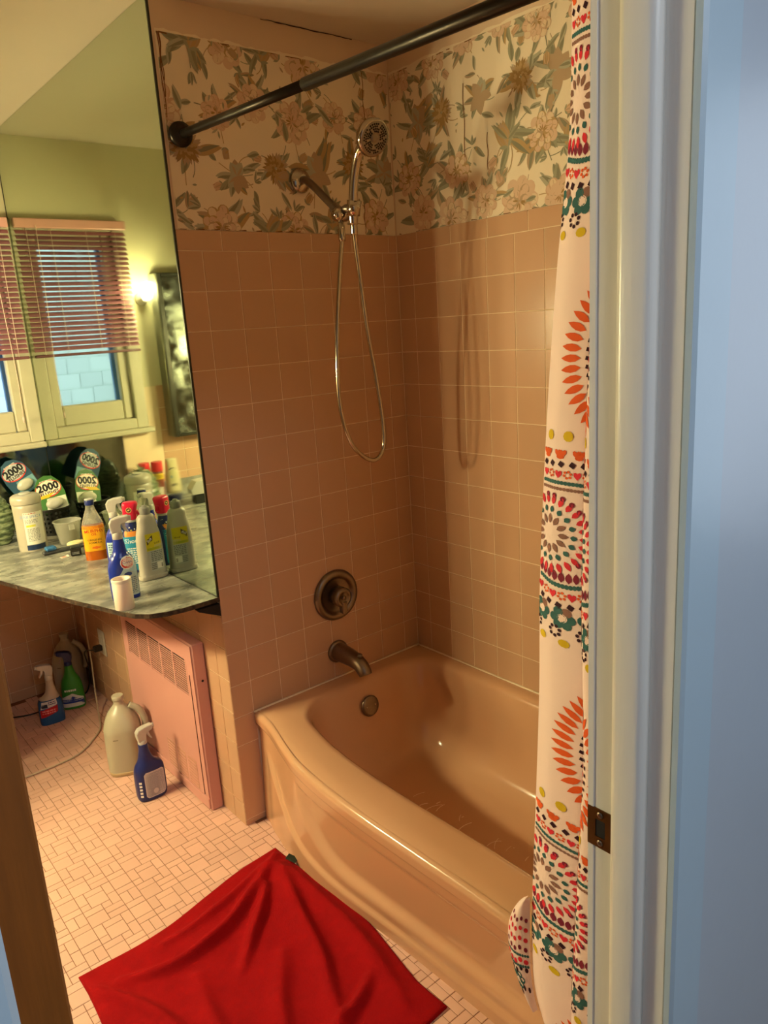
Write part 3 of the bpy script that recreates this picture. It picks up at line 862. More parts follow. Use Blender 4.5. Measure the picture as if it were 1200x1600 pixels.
# turned-out lower corner of the cloth
def flap(a, z, h=0.0):
    p = cpoint(0.0, z); g = math.sin(PI*min(1, max(0, (z-0.262)/0.25)))**0.7*0.056
    return (p.x - 0.004 - 0.012*math.sin(PI*a) - h*0.8, p.y + 0.002 + g*a + h*0.4, z)
mb = MB(); mb.grid(lambda a, b: flap(a, 0.264 + 0.246*b), 12, 26, M_CLOTH, True); fl = mb.build('turned_corner', cur)
pr = Print(lambda u, v, h: flap(u, v, h), step=4e-7, base=6e-4)
for z, m, r in ((0.455, MAROON, .06), (0.432, REDI, .07), (0.408, REDI, .07), (0.386, MAROON, .06), (0.358, REDI, .08), (0.340, PLUM, .06), (0.30, PLUM, .05)):
    for k in range(5): pr.ell(0.12 + 0.19*k, z + 0.004*math.sin(k*2), r, 0.0058, m, 8)
for z in (0.372, 0.348):
    for k in range(12): pr.ell(0.06 + 0.08*k, z, 0.04, 0.0034, TEAL, 8)
for k in range(6): pr.ell(0.55 + 0.2*math.cos(k*PI/3), 0.318 + 0.011*math.sin(k*PI/3), 0.13, 0.0072, TEAL, 9)
pr.ell(0.55, 0.318, 0.14, 0.007, M_CLOTH, 10)
pr.build('corner_print', fl)
for k in range(5):
    y = -1.30 - 0.045*k; p = rod(y)
    ringo = MB(); n = 26
    ringo.tube([(p[0] + 0.024*math.cos(2*PI*i/n), y + 0.002*math.sin(4*PI*i/n), p[2] - 0.008 + 0.030*math.sin(2*PI*i/n)) for i in range(n+1)], 0.0018, M_CHROME, 8, True, False)
    ringo.build('curtain_ring', cur)

# ---------------------------------------------------------------- wallpaper with floral print
M_PAPER = mat('wallpaper_cream', '#e6d5bc', 0.75, var=0.06, scale=4)
SAGE, SAGE2, GOLD, GOLD2, ROSE, ROSE2, TAUPE = ink('#98957d', .75), ink('#aba58f', .75), ink('#9a7a4c', .75), ink('#b29367', .75), ink('#c9a488', .75), ink('#d3b399', .75), ink('#b0967a', .75)
DKLEAF = ink('#858069', .75); CREAMP = ink('#dcc5a8', .75)
def paper(parent, fn, u0, u1, seed, seams):
    rg = random.Random(seed)
    z0, z1 = CAP1 - 0.002, 2.362
    mb = MB(); n = 60
    top = [z1 + rg.uniform(-.004, .004) for _ in range(n+1)]; bot = [z0 + rg.uniform(0, .003) for _ in range(n+1)]
    us = [u0 + (u1-u0)*i/n for i in range(n+1)]
    vs = [fn(us[i], bot[i], 0.0008) for i in range(n+1)] + [fn(us[i], top[i], 0.0008) for i in range(n+1)] \
       + [fn(us[i], bot[i], 0.0) for i in range(n+1)] + [fn(us[i], top[i], 0.0) for i in range(n+1)]
    fs = []
    for i in range(n):
        a = i; b = n+1+i; c = 2*(n+1)+i; d = 3*(n+1)+i
        fs += [(a, a+1, b+1, b), (c, d, d+1, c+1), (a, c, c+1, a+1), (b, b+1, d+1, d)]
    mb.add(vs, fs, M_PAPER)
    sheet = mb.build('wallpaper', parent)
    pr = Print(lambda u, v, h: fn(max(u0+.002, min(u1-.002, u)), max(z0+.002, min(z1-.006, v)), h), step=8e-7, base=1.1e-3)
    def leafy(u, v, s, ang, m):
        L = 0.066*s*rg.uniform(.75, 1.25); Wd = 0.024*s*rg.uniform(.7, 1.15); cv_ = rg.uniform(-.3, .3)
        pr.petal(u, v, L, Wd, ang, m, 8, 0.45, cv_)
        pr.petal(u, v, L*.95, Wd*.42, ang + 0.07, DKLEAF if m is not DKLEAF else TAUPE, 7, 0.5, cv_)
    def stem(u, v, L, ang, m):
        c = rg.uniform(-1.7, 1.7); pts = []
        x, y, a = u, v, ang
        for i in range(9):
            pts.append((x, y)); x += L/8*math.cos(a); y += L/8*math.sin(a); a += c/8
        pr.line(pts, 0.0024, m); return x, y, a
    def peony(u, v, s, m1, m2):
        for ring_, cnt, sz in ((0.036, 9, 1.0), (0.024, 8, .85), (0.013, 6, .7)):
            a0 = rg.uniform(0, 6)
            for k in range(cnt):
                an = a0 + 2*PI*k/cnt + rg.uniform(-.15, .15); r = ring_*s
                x, y = u + r*math.cos(an), v + r*math.sin(an)
                pr.ell(x, y, 0.018*s*sz, 0.0165*s*sz, rg.choice((m1, m2, TAUPE) if sz < .9 else (m1, m2)), 11, an)
                pr.ell(x + .004*s*math.cos(an), y + .004*s*math.sin(an), 0.0125*s*sz, 0.011*s*sz, rg.choice((m2, CREAMP, m2)), 10, an)
                if k % 2: pr.line([(x, y), (x + .012*s*sz*math.cos(an + .4), y + .012*s*sz*math.sin(an + .4))], 0.0012, TAUPE)
        for k in range(7):
            an = rg.uniform(0, 6.28); pr.petal(u + .004*s*math.cos(an), v + .004*s*math.sin(an), 0.016*s, 0.0035*s, an, GOLD, 4)
    def tulip(u, v, s, ang, m1, m2):
        for d, m in ((-.40, m1), (.40, m1), (-.16, m2), (.18, m2), (0, m1)):
            pr.petal(u, v, 0.068*s, 0.029*s, ang + d, m, 7, 0.35, -d*0.35)
            pr.petal(u, v, 0.062*s, 0.006*s, ang + d, TAUPE, 5, 0.5, -d*0.35)
        for d in (-.5, .5): pr.petal(u, v, 0.03*s, 0.01*s, ang + d*2, SAGE, 5)
    def mum(u, v, s, m1, m2):
        for ring_, cnt, mm in ((0.044, 26, (m1, TAUPE)), (0.034, 20, (m1, m2)), (0.024, 16, (m2, m1)), (0.014, 10, (m2, GOLD))):
            for k in range(cnt):
                an = 2*PI*k/cnt + rg.uniform(-.1, .1)
                pr.petal(u + ring_*.3*s*math.cos(an), v + ring_*.3*s*math.sin(an), ring_*s*.85*rg.uniform(.85, 1.1), 0.011*s, an, rg.choice(mm), 5, 0.6)
    def iris(u, v, s, m1, m2):
        for an, L in ((PI/2, .05), (PI/2+.6, .045), (PI/2-.6, .045), (PI+.5, .05), (-.5, .05), (-PI/2, .055)):
            an += rg.uniform(-.15, .15)
            pr.petal(u, v, L*s, 0.03*s, an, rg.choice((m1, m2)), 8, 0.7, rg.uniform(-.2, .2)); pr.petal(u, v, L*s*.8, 0.008*s, an, TAUPE, 6, 0.6)
    du, dv = 0.138, 0.150
    nu = int((u1-u0)/du); idx = 0
    for j in range(4):
        for i in range(-1, nu+2):
            u = u0 + (i + 0.5*(j % 2))*du + rg.uniform(-.035, .035); v = z0 + 0.03 + j*dv + rg.uniform(-.035, .035)
            if not (u0 - .02 < u < u1 + .02): continue
            idx += 1; pr.k = (idx % 4)*300
            s = rg.uniform(0.8, 1.15)
            base = rg.uniform(0, 6.28)
            for k in range(rg.randint(4, 6)):
                an = base + k*2*PI/5 + rg.uniform(-.4, .4)
                x, y, a = stem(u, v, rg.uniform(.05, .10)*s, an, rg.choice((SAGE, GOLD2, DKLEAF, TAUPE)))
                c = rg.random()
                if c < .40: leafy(x, y, s*.85, a, rg.choice((SAGE, SAGE2, TAUPE)))
                elif c < .58: tulip(x, y, s*.6, a, rg.choice((GOLD2, TAUPE, ROSE)), rg.choice((GOLD2, ROSE2)))
                elif c < .85: leafy(x, y, s*.55, a+.6, SAGE2); leafy(x, y, s*.55, a-.6, SAGE); leafy(x, y, s*.5, a, SAGE2)
            for k in range(rg.randint(5, 8)): leafy(u + rg.uniform(-.015, .015), v + rg.uniform(-.015, .015), s*1.25, base + rg.uniform(0, 6.28), rg.choice((SAGE, SAGE, SAGE2, SAGE2, TAUPE, GOLD2)))
            c = (i*3 + j*2 + seed) % 6
            if c in (0, 3): peony(u, v, s*1.1, ROSE, ROSE2)
            elif c == 1: mum(u, v, s*1.0, GOLD, GOLD2)
            elif c == 2: peony(u, v, s*1.1, GOLD2, ROSE2)
            elif c == 4: iris(u, v, s*1.1, SAGE2, TAUPE)
            else: tulip(u, v - .02, s*1.15, PI/2 + rg.uniform(-.6, .6), GOLD2, TAUPE); leafy(u, v, s, 2.6, SAGE); leafy(u, v, s, .6, SAGE)
    pr.k = 1300
    for _ in range(int((u1-u0)/0.02)):
        u, v = rg.uniform(u0, u1), rg.uniform(z0, z1)
        pr.petal(u, v, rg.uniform(.012, .025), 0.006, rg.uniform(0, 6.28), rg.choice((SAGE, TAUPE, GOLD2, SAGE2)), 4)
    sm = ink('#7a4e28', .8)
    for u, a, b in seams:
        pr.line([(u + 0.002*math.sin(k), a + (b-a)*k/10) for k in range(11)], 0.0025, sm)
    for k in range(26):     # torn lower and upper edges
        u = rg.uniform(u0, u1); zz = z0 + 0.002 if rg.random() < .6 else z1 - 0.008
        pr.line([(u, zz), (u + rg.uniform(.01, .03), zz + rg.uniform(-.001, .003))], rg.uniform(.0015, .004), sm)
    pr.build('floral_print', sheet)
    return pr
paper(wall_end, lambda u, v, h: (u, 0.004 - h, v), XM + 0.010, -0.0005, 11, ((-0.128, CAP1+.003, CAP1+.10), (-0.105, 2.2, 2.35), (XM+0.016, 2.15, 2.355), (XM+0.019, 2.2, 2.355), (XM+0.021, 2.24, 2.355)))
paper(wall_right, lambda u, v, h: (0.004 - h, u, v), -1.50, -0.0005, 24, ((-0.33, 2.05, 2.25), (-0.42, 2.0, 2.1)))
# ---------------------------------------------------------------- vanity: mirror, counter
CT = 0.805
mir = thing('wall_mirror', 'large frameless mirror covering the vanity wall from counter to ceiling', 'mirror', (XM, 0.0, CT))
mb = MB(); mb.box(-0.004, 0.001, 0.004, YB-0.006, 0.0, H-CT-0.001, M_MIRROR); mb.build('glass', mir)
mb = MB()
mb.box(-0.0052, 0.001, 0.0005, 0.006, 0.0, H-CT-0.001, mat('mirror_edge', '#2a2a20', 0.3, metal=0.3))
mb.box(-0.0052, 0.001, YB-0.010, YB-0.004, 0.0, H-CT-0.001, MATS['mirror_edge'])
mb.box(-0.0052, 0.001, 0.004, YB-0.006, -0.0005, 0.003, MATS['mirror_edge'])
mb.build('edge', mir)
M_LAM = mat('grey_marble_laminate', '#6a6962', 0.25, color2='#a19e92', scale=10, stretch=(1, 1.7, 1), detail=8, rvar=0.1)
M_EDGE = mat('chipped_dark_edge', '#1a110c', 0.5, color2='#4a3a2c', scale=75)
ct = thing('vanity_counter', 'grey marbled laminate counter with chipped dark edge below the mirror', 'counter', (0, 0, 0))
front = [(XM+0.0005, 0.0), (-0.86, -0.002), (-0.91, -0.003), (-0.963, 0.006), (-1.007, 0.028), (-1.036, 0.062), (-1.058, 0.118), (-1.083, 0.208), (-1.12, 0.325),
         (-1.177, 0.531), (-1.238, 0.767), (-1.275, 0.86), (-1.33, 0.89), (-1.40, 0.87), (-1.50, 0.79), (-1.62, 0.69), (-1.75, 0.635), (XL+0.002, 0.62)]  # unseen left stretch is shaped deeper to shade the floor below
outl = front + [(XL+0.002, YB-0.001), (XM+0.0005, YB-0.001)]
mb = MB(); mb.prism(outl, lambda x, y: (x, y, CT-0.012), lambda x, y: (x, y, CT), M_LAM); mb.build('top', ct)
mb = MB()
def offs(k, d):
    a = front[max(0, k-1)]; b = front[min(len(front)-1, k+1)]
    dx, dy = b[0]-a[0], b[1]-a[1]; q = math.hypot(dx, dy)
    return (front[k][0] + dy/q*d, front[k][1] - dx/q*d) if (dy/q*(-1.0) + dx/q*0) is not None else None
fo = [offs(k, -0.0022) for k in range(len(front))]
# pick the outward side
if (fo[6][0] > front[6][0]): fo = [offs(k, 0.0022) for k in range(len(front))]
fo[0] = (XM+0.0005, -0.0022); n = len(front)
vs = []
for k in range(n): vs += [(*fo[k], CT-0.0135), (*fo[k], CT+0.0004), (*front[k], CT+0.0006), (*front[k], CT-0.0135)]
fs = []
for k in range(n-1):
    a = 4*k; b = 4*k+4
    for i in range(4): fs.append((a+i, a+(i+1) % 4, b+(i+1) % 4, b+i))
mb.add(vs, fs, M_EDGE); mb.build('edge_band', ct)
mb = MB(); mb.cbox(XL+0.002, -1.16, YB-0.016, YB-0.001, CT+0.001, CT+0.085, 0.002, M_LAM); tag(mb.build('counter_backsplash'), 'low grey laminate backsplash strip along the back wall', 'backsplash')
mb = MB(); mb.prism([(XM+0.0005, CT-0.022), (XM-0.075, CT-0.022), (XM-0.07, CT-0.03), (XM+0.0005, CT-0.062)], lambda x, z: (x, 0.002, z), lambda x, z: (x, 0.024, z), M_DARK); mb.build('bracket', ct)
# narrow mirror strip under the window sill
bs = thing('mirror_backsplash', 'low mirror strip on the wall under the window sill', 'mirror', (-0.98, YB, CT))
mb = MB(); mb.box(-0.17, 0.18, -0.004, 0.001, 0.001, 0.345, mat('backsplash_mirror', '#8f9a92', 0.04, metal=1.0, scale=12, rvar=0.1)); mb.build('glass', bs)
mb = MB(); mb.box(-0.172, -0.168, -0.006, 0.001, 0.001, 0.345, M_DARK); mb.box(-0.172, 0.18, -0.006, 0.001, 0.343, 0.347, M_DARK); mb.build('edge', bs)

# ---------------------------------------------------------------- window, blind and the view outside
mb = MB()
fw = 0.045
for x0, x1, z0, z1 in ((WX0-0.012, WX0+fw, WZ0, WZ1+0.012), (WX1-fw, WX1+0.012, WZ0, WZ1+0.012), (WX0+fw, WX1-fw, WZ1-0.035, WZ1+0.012), (WX0+fw, WX1-fw, WZ0, WZ0+0.05)):
    mb.cbox(x0, x1, YB-0.016, YB+0.06, z0, z1, 0.004, M_FRAME)
win = struct('window_1', mb)
PX0, PX1, PZ0, PZ1 = -1.182, -0.902, 1.312, 2.0
mb = MB()
for x0, x1, z0, z1 in ((WX0+fw, PX0, WZ0+0.05, WZ1-0.035), (PX1, WX1-fw, WZ0+0.05, WZ1-0.035), (PX0, PX1, WZ0+0.05, PZ0), (PX0, PX1, PZ1, WZ1-0.035)):
    mb.cbox(x0+0.001, x1-0.001, YB+0.004, YB+0.045, z0, z1, 0.006, M_FRAME)
mb.build('sash', win)
mb = MB(); mb.box(PX0-0.005, PX1+0.005, YB+0.03, YB+0.034, PZ0-0.005, PZ1+0.005, mat('window_glass', '#ffffff', 0.0, trans=1.0, ior=1.01, spec=0.2)); mb.build('pane', win)
mb = MB(); mb.cbox(WX0-0.03, WX1+0.012, YB-0.045, YB+0.01, WZ0-0.024, WZ0, 0.005, M_FRAME); mb.build('sill', win)
mb = MB()
bm = mat('storm_frame_blue', '#5b86c4', 0.5)
mb.cbox(PX0-0.02, PX0+0.010, YB+0.055, YB+0.075, PZ0-0.03, PZ1+0.03, 0.002, bm); mb.cbox(PX1-0.010, PX1+0.02, YB+0.055, YB+0.075, PZ0-0.03, PZ1+0.03, 0.002, bm)
mb.build('storm_frame', win)
# neighbouring house wall with rows of shingles
nb = thing('neighbour_house', 'pale shingled house wall seen through the window', 'house', (-1.5, 5.2, 0))
mb = MB(); mb.box(-4, 5, 0.02, 0.2, -1, 4.2, mat('house_sheathing', '#9fb4b0', 0.9)); mb.build('wall', nb)
shm = mat('house_shingle', '#dfe6de', 0.85, objrand=0.06)
mb = MB(); mb.box(-0.10, 0.10, -0.012, 0.02, 0, 0.15, shm)
shp = None
rg = random.Random(4)
for j in range(14):
    for i in range(18):
        z = 0.9 + j*0.135; x = -1.6 + i*0.205 + (0.1 if j % 2 else 0)
        if shp is None:
            shp = mb.build('shingle', nb); oo = shp
        else:
            oo = shp.copy(); COL.objects.link(oo); oo.parent = nb
        oo.location = (x, -0.002*rg.random(), z + rg.uniform(-.006, .006)); oo.rotation_euler = (0.10, rg.uniform(-.008, .008), 0)
# venetian blind
bl = thing('venetian_blind', 'dusty pink venetian blind half lowered over the window', 'blind', (-1.045, YB-0.032, 2.09))
M_BLIND = mat('pink_blind_slat', '#9d6670', 0.4)
mb = MB(); mb.cbox(-0.243, 0.235, -0.014, 0.014, -0.019, 0.019, 0.003, mat('pink_headrail', '#d39a90', 0.35)); mb.build('headrail', bl)
mb = MB()
def slatf(a, b):
    x = -0.240 + 0.472*a; t = (b-0.5)*0.024
    return (x, t*math.cos(0.74), t*math.sin(0.74) + 0.0018*math.cos((b-0.5)*PI))
mb.grid(slatf, 2, 4, M_BLIND, True)
mb.grid(lambda a, b: tuple(Vector(slatf(a, b)) - Vector((0, -0.0003, 0.0005))), 2, 4, M_BLIND, True, True)
s0 = None
for k in range(24):
    if s0 is None: s0 = mb.build('slat', bl); o = s0
    else: o = s0.copy(); COL.objects.link(o); o.parent = bl
    o.location = (rg.uniform(-.0015, .0015), 0, -0.036 - k*0.0212); o.rotation_euler = (rg.uniform(-.06, .06), rg.uniform(-.002, .002), 0)
mb = MB(); mb.cbox(-0.241, 0.233, -0.011, 0.011, -0.558, -0.546, 0.003, mat('blind_bottom_rail', '#6d3f45', 0.4)); mb.build('bottom_rail', bl)
mc = mat('blind_cord', '#e0c4b8', 0.8)
for x in (-0.19, -0.06, 0.09, 0.19):
    mb = MB(); mb.tube([(x, -0.013, -0.02), (x, -0.0135, -0.30), (x, -0.012, -0.548)], 0.0011, mc, 5)
    mb.tube([(x, 0.013, -0.02), (x, 0.012, -0.548)], 0.0009, mc, 5); mb.build('ladder_cord', bl)
mb = MB(); mb.tube(smooth_path([(0.15, -0.018, -0.01), (0.155, -0.024, -0.3), (0.165, -0.026, -0.62), (0.16, -0.03, -0.80)], 4), 0.0013, mc, 6)
mb.lathe([(0.003, 0), (0.005, 0.02), (0.002, 0.028)], mc, c=(0.16, -0.03, -0.825), n=10); mb.build('pull_cord', bl)

# ---------------------------------------------------------------- medicine cabinet and bulb beside it
cb = thing('medicine_cabinet', 'mirrored medicine cabinet on the back wall left of the window', 'cabinet', (-1.66, YB, 1.11))
mb = MB(); mb.cbox(-0.275, 0.275, -0.07, 0.0, 0, 0.77, 0.003, mat('cabinet_steel', '#8d8c80', 0.3, metal=0.8)); mb.build('body', cb)
mb = MB(); mb.cbox(-0.272, 0.272, -0.084, -0.071, 0.003, 0.767, 0.003, M_MIRROR2); d = mb.build('door', cb)
mb = MB()
fm = mat('cabinet_frame_dark', '#35332a', 0.35, metal=0.6)
for x0, x1, z0, z1 in ((-0.275, -0.255, 0, 0.77), (0.252, 0.275, 0, 0.77), (-0.255, 0.252, 0, 0.016), (-0.255, 0.252, 0.754, 0.77)):
    mb.cbox(x0, x1, -0.092, -0.072, z0, z1, 0.003, fm)
mb.build('door_frame', d)
def bulb(parent, c, axis, m, r=0.04):
    b = MB(); b.lathe([(0.013, 0.0), (0.014, 0.02), (r*0.75, 0.045), (r, 0.045+r*0.55), (r*0.97, 0.045+r*0.95), (r*0.75, 0.045+r*1.4), (r*0.35, 0.045+r*1.68), (0.002, 0.045+r*1.75)], m, c=c, axis=axis, n=16)
    return b.build('bulb', parent)
def emitter(name, power, r):
    m = mat(name, '#ffe9c0', 0.4)
    b = m.node_tree.nodes['Principled BSDF']
    b.inputs['Emission Color'].default_value = LAMP_COLOR + (1,)
    b.inputs['Emission Strength'].default_value = power/(4*PI*r*r*PI)
    return m
sc = thing('bulb_sconce', 'bare glowing bulb in a white wall socket beside the cabinet', 'lamp', (-1.338, YB, 1.77))
mb = MB(); mb.lathe([(0.030, 0), (0.030, 0.008), (0.019, 0.014), (0.018, 0.040), (0.014, 0.044)], M_WHITEP, axis=(0, -1, 0), n=20); mb.build('socket', sc)
bulb(sc, (0, -0.040, 0), (0, -0.6, 0.8), emitter('sconce_glow', SCONCE_POWER, 0.022), 0.022)
vl = thing('assumed_vanity_light', 'assumed white four-bulb light bar on the left wall', 'lamp', (XL, 0.545, 1.54))  # assumed lamp out of view, placed to suit the shadow edges
mb = MB(); mb.cbox(0.0, 0.035, -0.32, 0.32, -0.04, 0.04, 0.006, M_WHITEP); mb.build('bar', vl)
mb = MB(); mb.cbox(0.0, 0.252, -0.36, 0.36, 0.075, 0.080, 0.002, M_WHITEP); mb.build('added_light_shield', vl)  # unseen shield added above the bulbs to dim the ceiling
for y in (-0.225, -0.075, 0.075, 0.225):
    mb = MB(); mb.lathe([(0.024, 0), (0.024, 0.012), (0.018, 0.02)], M_WHITEP, c=(0.035, y, 0), axis=(1, 0, 0), n=18); mb.build('socket', vl)
    bulb(vl, (0.05, y, 0), (1, 0, 0), emitter('vanity_glow', LAMP_POWER/4, 0.036), 0.036)

# ---------------------------------------------------------------- radiator cover
ra = thing('radiator_cover', 'pink metal radiator cover with slotted grilles under the counter', 'radiator', (XM, 0.155, 0))
RL, RX, RH = 0.625, -0.049, 0.612
mb = MB(); mb.cbox(RX+0.004, -0.001, 0.0, RL, 0.0, RH, 0.004, M_RAD); mb.build('body', ra)
gy0, gy1, gz0, gz1 = 0.052, 0.575, 0.415, 0.548
mb = MB()
for y0, y1, z0, z1 in ((0.004, gy0, 0.05, RH-0.004), (gy1, RL-0.004, 0.05, RH-0.004), (gy0, gy1, 0.05, gz0), (gy0, gy1, gz1, RH-0.004)):
    mb.box(RX, RX+0.0035, y0, y1, z0, z1, M_RAD)
mb.cbox(RX-0.002, RX+0.004, 0.006, RL-0.006, 0.006, 0.046, 0.002, M_RAD)
mb.box(RX-0.0025, RX+0.004, 0.030, 0.0309, 0.055, 0.50, mat('seam_brown', '#5a3326', 0.7))
mb.build('front_panel', ra)
mb = MB(); mb.box(RX+0.0034, RX+0.0042, gy0, gy1, gz0, gz1, M_DARK); mb.build('grille_back', ra)
gw = (gy1-gy0)/5
for k in range(5):
    a, b = gy0 + k*gw, gy0 + (k+1)*gw
    mb = MB()
    for q in range(15):
        z = gz0 + 0.004 + q*(gz1-gz0-0.006)/15
        mb.box(RX, RX+0.0028, a+0.004, b-0.004, z, z+0.0026, M_RAD)
    mb.build('louvre_set', ra)
    mb = MB(); mb.box(RX-0.0005, RX+0.0034, a-0.0045, a+0.0045, gz0, gz1, M_RAD); mb.build('grille_bar', ra)
mb = MB()
sm = mat('scuffed_vent', '#c2907c', 0.6, var=0.25, scale=30)
for k in range(3):
    mb = MB()
    mb.box(RX-0.0006, RX+0.001, 0.07 + k*0.085, 0.07 + k*0.085 + 0.07, 0.055, 0.16, sm)
    for q in range(8): mb.box(RX-0.0016, RX-0.0004, 0.074 + k*0.085, 0.074 + k*0.085 + 0.062, 0.062 + q*0.012, 0.065 + q*0.012, M_RAD)
    mb.build('lower_vent', ra)
mb = MB(); mb.lathe([(0.004, 0), (0.004, 0.002), (0.001, 0.003)], M_DARK, c=(-0.02, 0.0, 0.48), axis=(0, -1, 0), n=8); mb.build('screw', ra)

# outlet with plugged cords
ol = thing('wall_outlet', 'white wall outlet with black plug low on the tiled wall', 'outlet', (XM, 1.20, 0.30))
mb = MB(); mb.cbox(-0.006, -0.0005, -0.036, 0.036, -0.058, 0.058, 0.002, M_WHITEP); mb.build('cover_plate', ol)
for z in (-0.02, 0.02):
    mb = MB(); mb.cbox(-0.0085, -0.005, -0.015, 0.015, z-0.013, z+0.013, 0.002, M_WHITEP); mb.build('socket', ol)
mb = MB(); mb.cbox(-0.045, -0.0085, -0.013, 0.013, -0.033, -0.007, 0.004, M_BLACKP); mb.build('plug', ol)
mb = MB(); mb.tube(smooth_path([(-0.84, 1.20, 0.278), (-0.865, 1.25, 0.26), (-0.838, 1.32, 0.15), (-0.842, 1.365, 0.04), (-0.88, 1.378, 0.006), (-0.99, 1.375, 0.005), (-1.10, 1.37, 0.005), (-1.22, 1.42, 0.005), (-1.34, 1.40, 0.005)], 8), 0.0032, M_BLACKP, 8)
tag(mb.build('power_cord'), 'black power cord running from the outlet across the floor', 'cord')
mb = MB(); mb.tube(smooth_path([(-0.815, 1.22, CT-0.03), (-0.825, 1.28, 0.55), (-0.83, 1.295, 0.324), (-0.832, 1.285, 0.20), (-0.85, 1.24, 0.08), (-0.885, 1.12, 0.012), (-0.912, 1.029, 0.005), (-0.955, 0.962, 0.005), (-1.044, 0.878, 0.005), (-1.12, 0.856, 0.005), (-1.249, 0.852, 0.005), (-1.40, 0.86, 0.005)], 8), 0.0036, mat('grey_cord', '#b9a48c', 0.5), 8)
tag(mb.build('appliance_cord'), 'pale cord hanging from the counter down to the floor', 'cord')

# ---------------------------------------------------------------- red towel
FOLDS = [([(-0.813,-0.21),(-0.941,-0.295),(-1.073,-0.368),(-1.178,-0.389),(-1.262,-0.379),(-1.347,-0.339)], 0.020, 0.022),
         ([(-0.83,-0.26),(-0.845,-0.315),(-0.895,-0.475),(-0.932,-0.621),(-0.972,-0.718),(-1.023,-0.84)], 0.019, 0.026),
         ([(-0.81,-0.30),(-0.818,-0.549),(-0.834,-0.723),(-0.864,-0.869)], 0.014, 0.030),
         ([(-0.90,-0.30),(-0.948,-0.36),(-1.035,-0.45),(-1.103,-0.52)], 0.016, 0.018),
         ([(-1.427,-0.291),(-1.357,-0.407),(-1.31,-0.524),(-1.30,-0.66)], 0.012, 0.022),
         ([(-0.88,-0.76),(-0.95,-0.80),(-1.03,-0.82)], 0.014, 0.020),
         ([(-0.86,-0.22),(-0.98,-0.262),(-1.10,-0.29),(-1.22,-0.30)], 0.010, 0.016),
         ([(-1.0,-0.55),(-1.10,-0.70),(-1.15,-0.88)], 0.013, 0.03), ([(-1.2,-0.46),(-1.23,-0.62),(-1.22,-0.8)], 0.010, 0.026)]
FS = [(smooth_path(p, 5), h, w) for p, h, w in FOLDS]
def segd(px, py, pts):
    best = 9; bt = 0; n = len(pts)-1
    for i in range(n):
        ax, ay = pts[i]; bx, by = pts[i+1]; dx, dy = bx-ax, by-ay
        t = max(0, min(1, ((px-ax)*dx + (py-ay)*dy)/(dx*dx+dy*dy+1e-12)))
        d = math.hypot(px-ax-dx*t, py-ay-dy*t)
        if d < best: best = d; bt = (i+t)/n
    return best, bt
CORN = [(-0.786, -0.165), (-1.432, -0.245), (-1.44, -0.985), (-0.790, -0.945)]
def towel_xy(a, b):
    # a along the far edge (right to left), b towards the viewer
    p = [CORN[0][i]*(1-a)*(1-b) + CORN[1][i]*a*(1-b) + CORN[2][i]*a*b + CORN[3][i]*(1-a)*b for i in range(2)]
    p[1] += 0.012*math.sin(a*7.0)*(1-b) - 0.020*math.sin(PI*a)*(1-b)*0.6
    p[0] += (0.022*math.sin(PI*min(1, b*1.15)) - 0.006*math.sin(b*9))*(1-a) + 0.010*math.sin(b*6+1)*a
    return p
def towel(a, b, top=True):
    x, y = towel_xy(a, b)
    h = 0.0
    for pts, hh, w in FS:
        d, t = segd(x, y, pts)
        h += 1.55*hh*math.exp(-(d/(w*0.8))**2)*(0.35 + 0.65*math.sin(PI*min(1, max(0, t*0.9+0.08))))
    h += 0.0022*math.sin(x*37 + y*11)*math.sin(y*29 - x*8) + 0.003
    e = min(a, 1-a, b, 1-b)
    h = 0.0035 + max(0, h)*sstep(-0.03, 0.05, e)
    if not top: return (x, y, max(0.0006, h - 0.006))
    return (x, y, h + 0.004*(1 - (1 - min(1, e/0.012))**2)**0.5)
tw = thing('bath_towel', 'crumpled red towel spread on the floor beside the bathtub', 'towel', (0, 0, 0))
mb = MB(); NU, NV = 120, 130
mb.grid(lambda a, b: towel(a, b), NU, NV, M_RED, True, True)
mb.grid(lambda a, b: towel(a, b, False), NU, NV, M_RED, True, False)
o1, W_ = 0, NU+1; o2 = (NU+1)*(NV+1)
def edge(i, j): return j*W_ + i
loop = [edge(i, 0) for i in range(NU)] + [edge(NU, j) for j in range(NV)] + [edge(i, NV) for i in range(NU, 0, -1)] + [edge(0, j) for j in range(NV, 0, -1)]
for k in range(len(loop)):
    p, q = loop[k], loop[(k+1) % len(loop)]
    mb.f.append([p, q, q+o2, p+o2]); mb.m.append(M_RED); mb.s.append(True)
mb.build('cloth', tw)
mb = MB(); mb.cbox(-0.012, 0.012, -0.02, 0.014, 0, 0.003, 0.001, mat('dark_green_tag', '#0f2418', 0.5)); mb.move(Matrix.Rotation(0.5, 4, 'Z') @ Matrix.Rotation(0.25, 4, 'X'))
mb.build('hang_tag', tw, (-0.788, -0.262, 0.022))
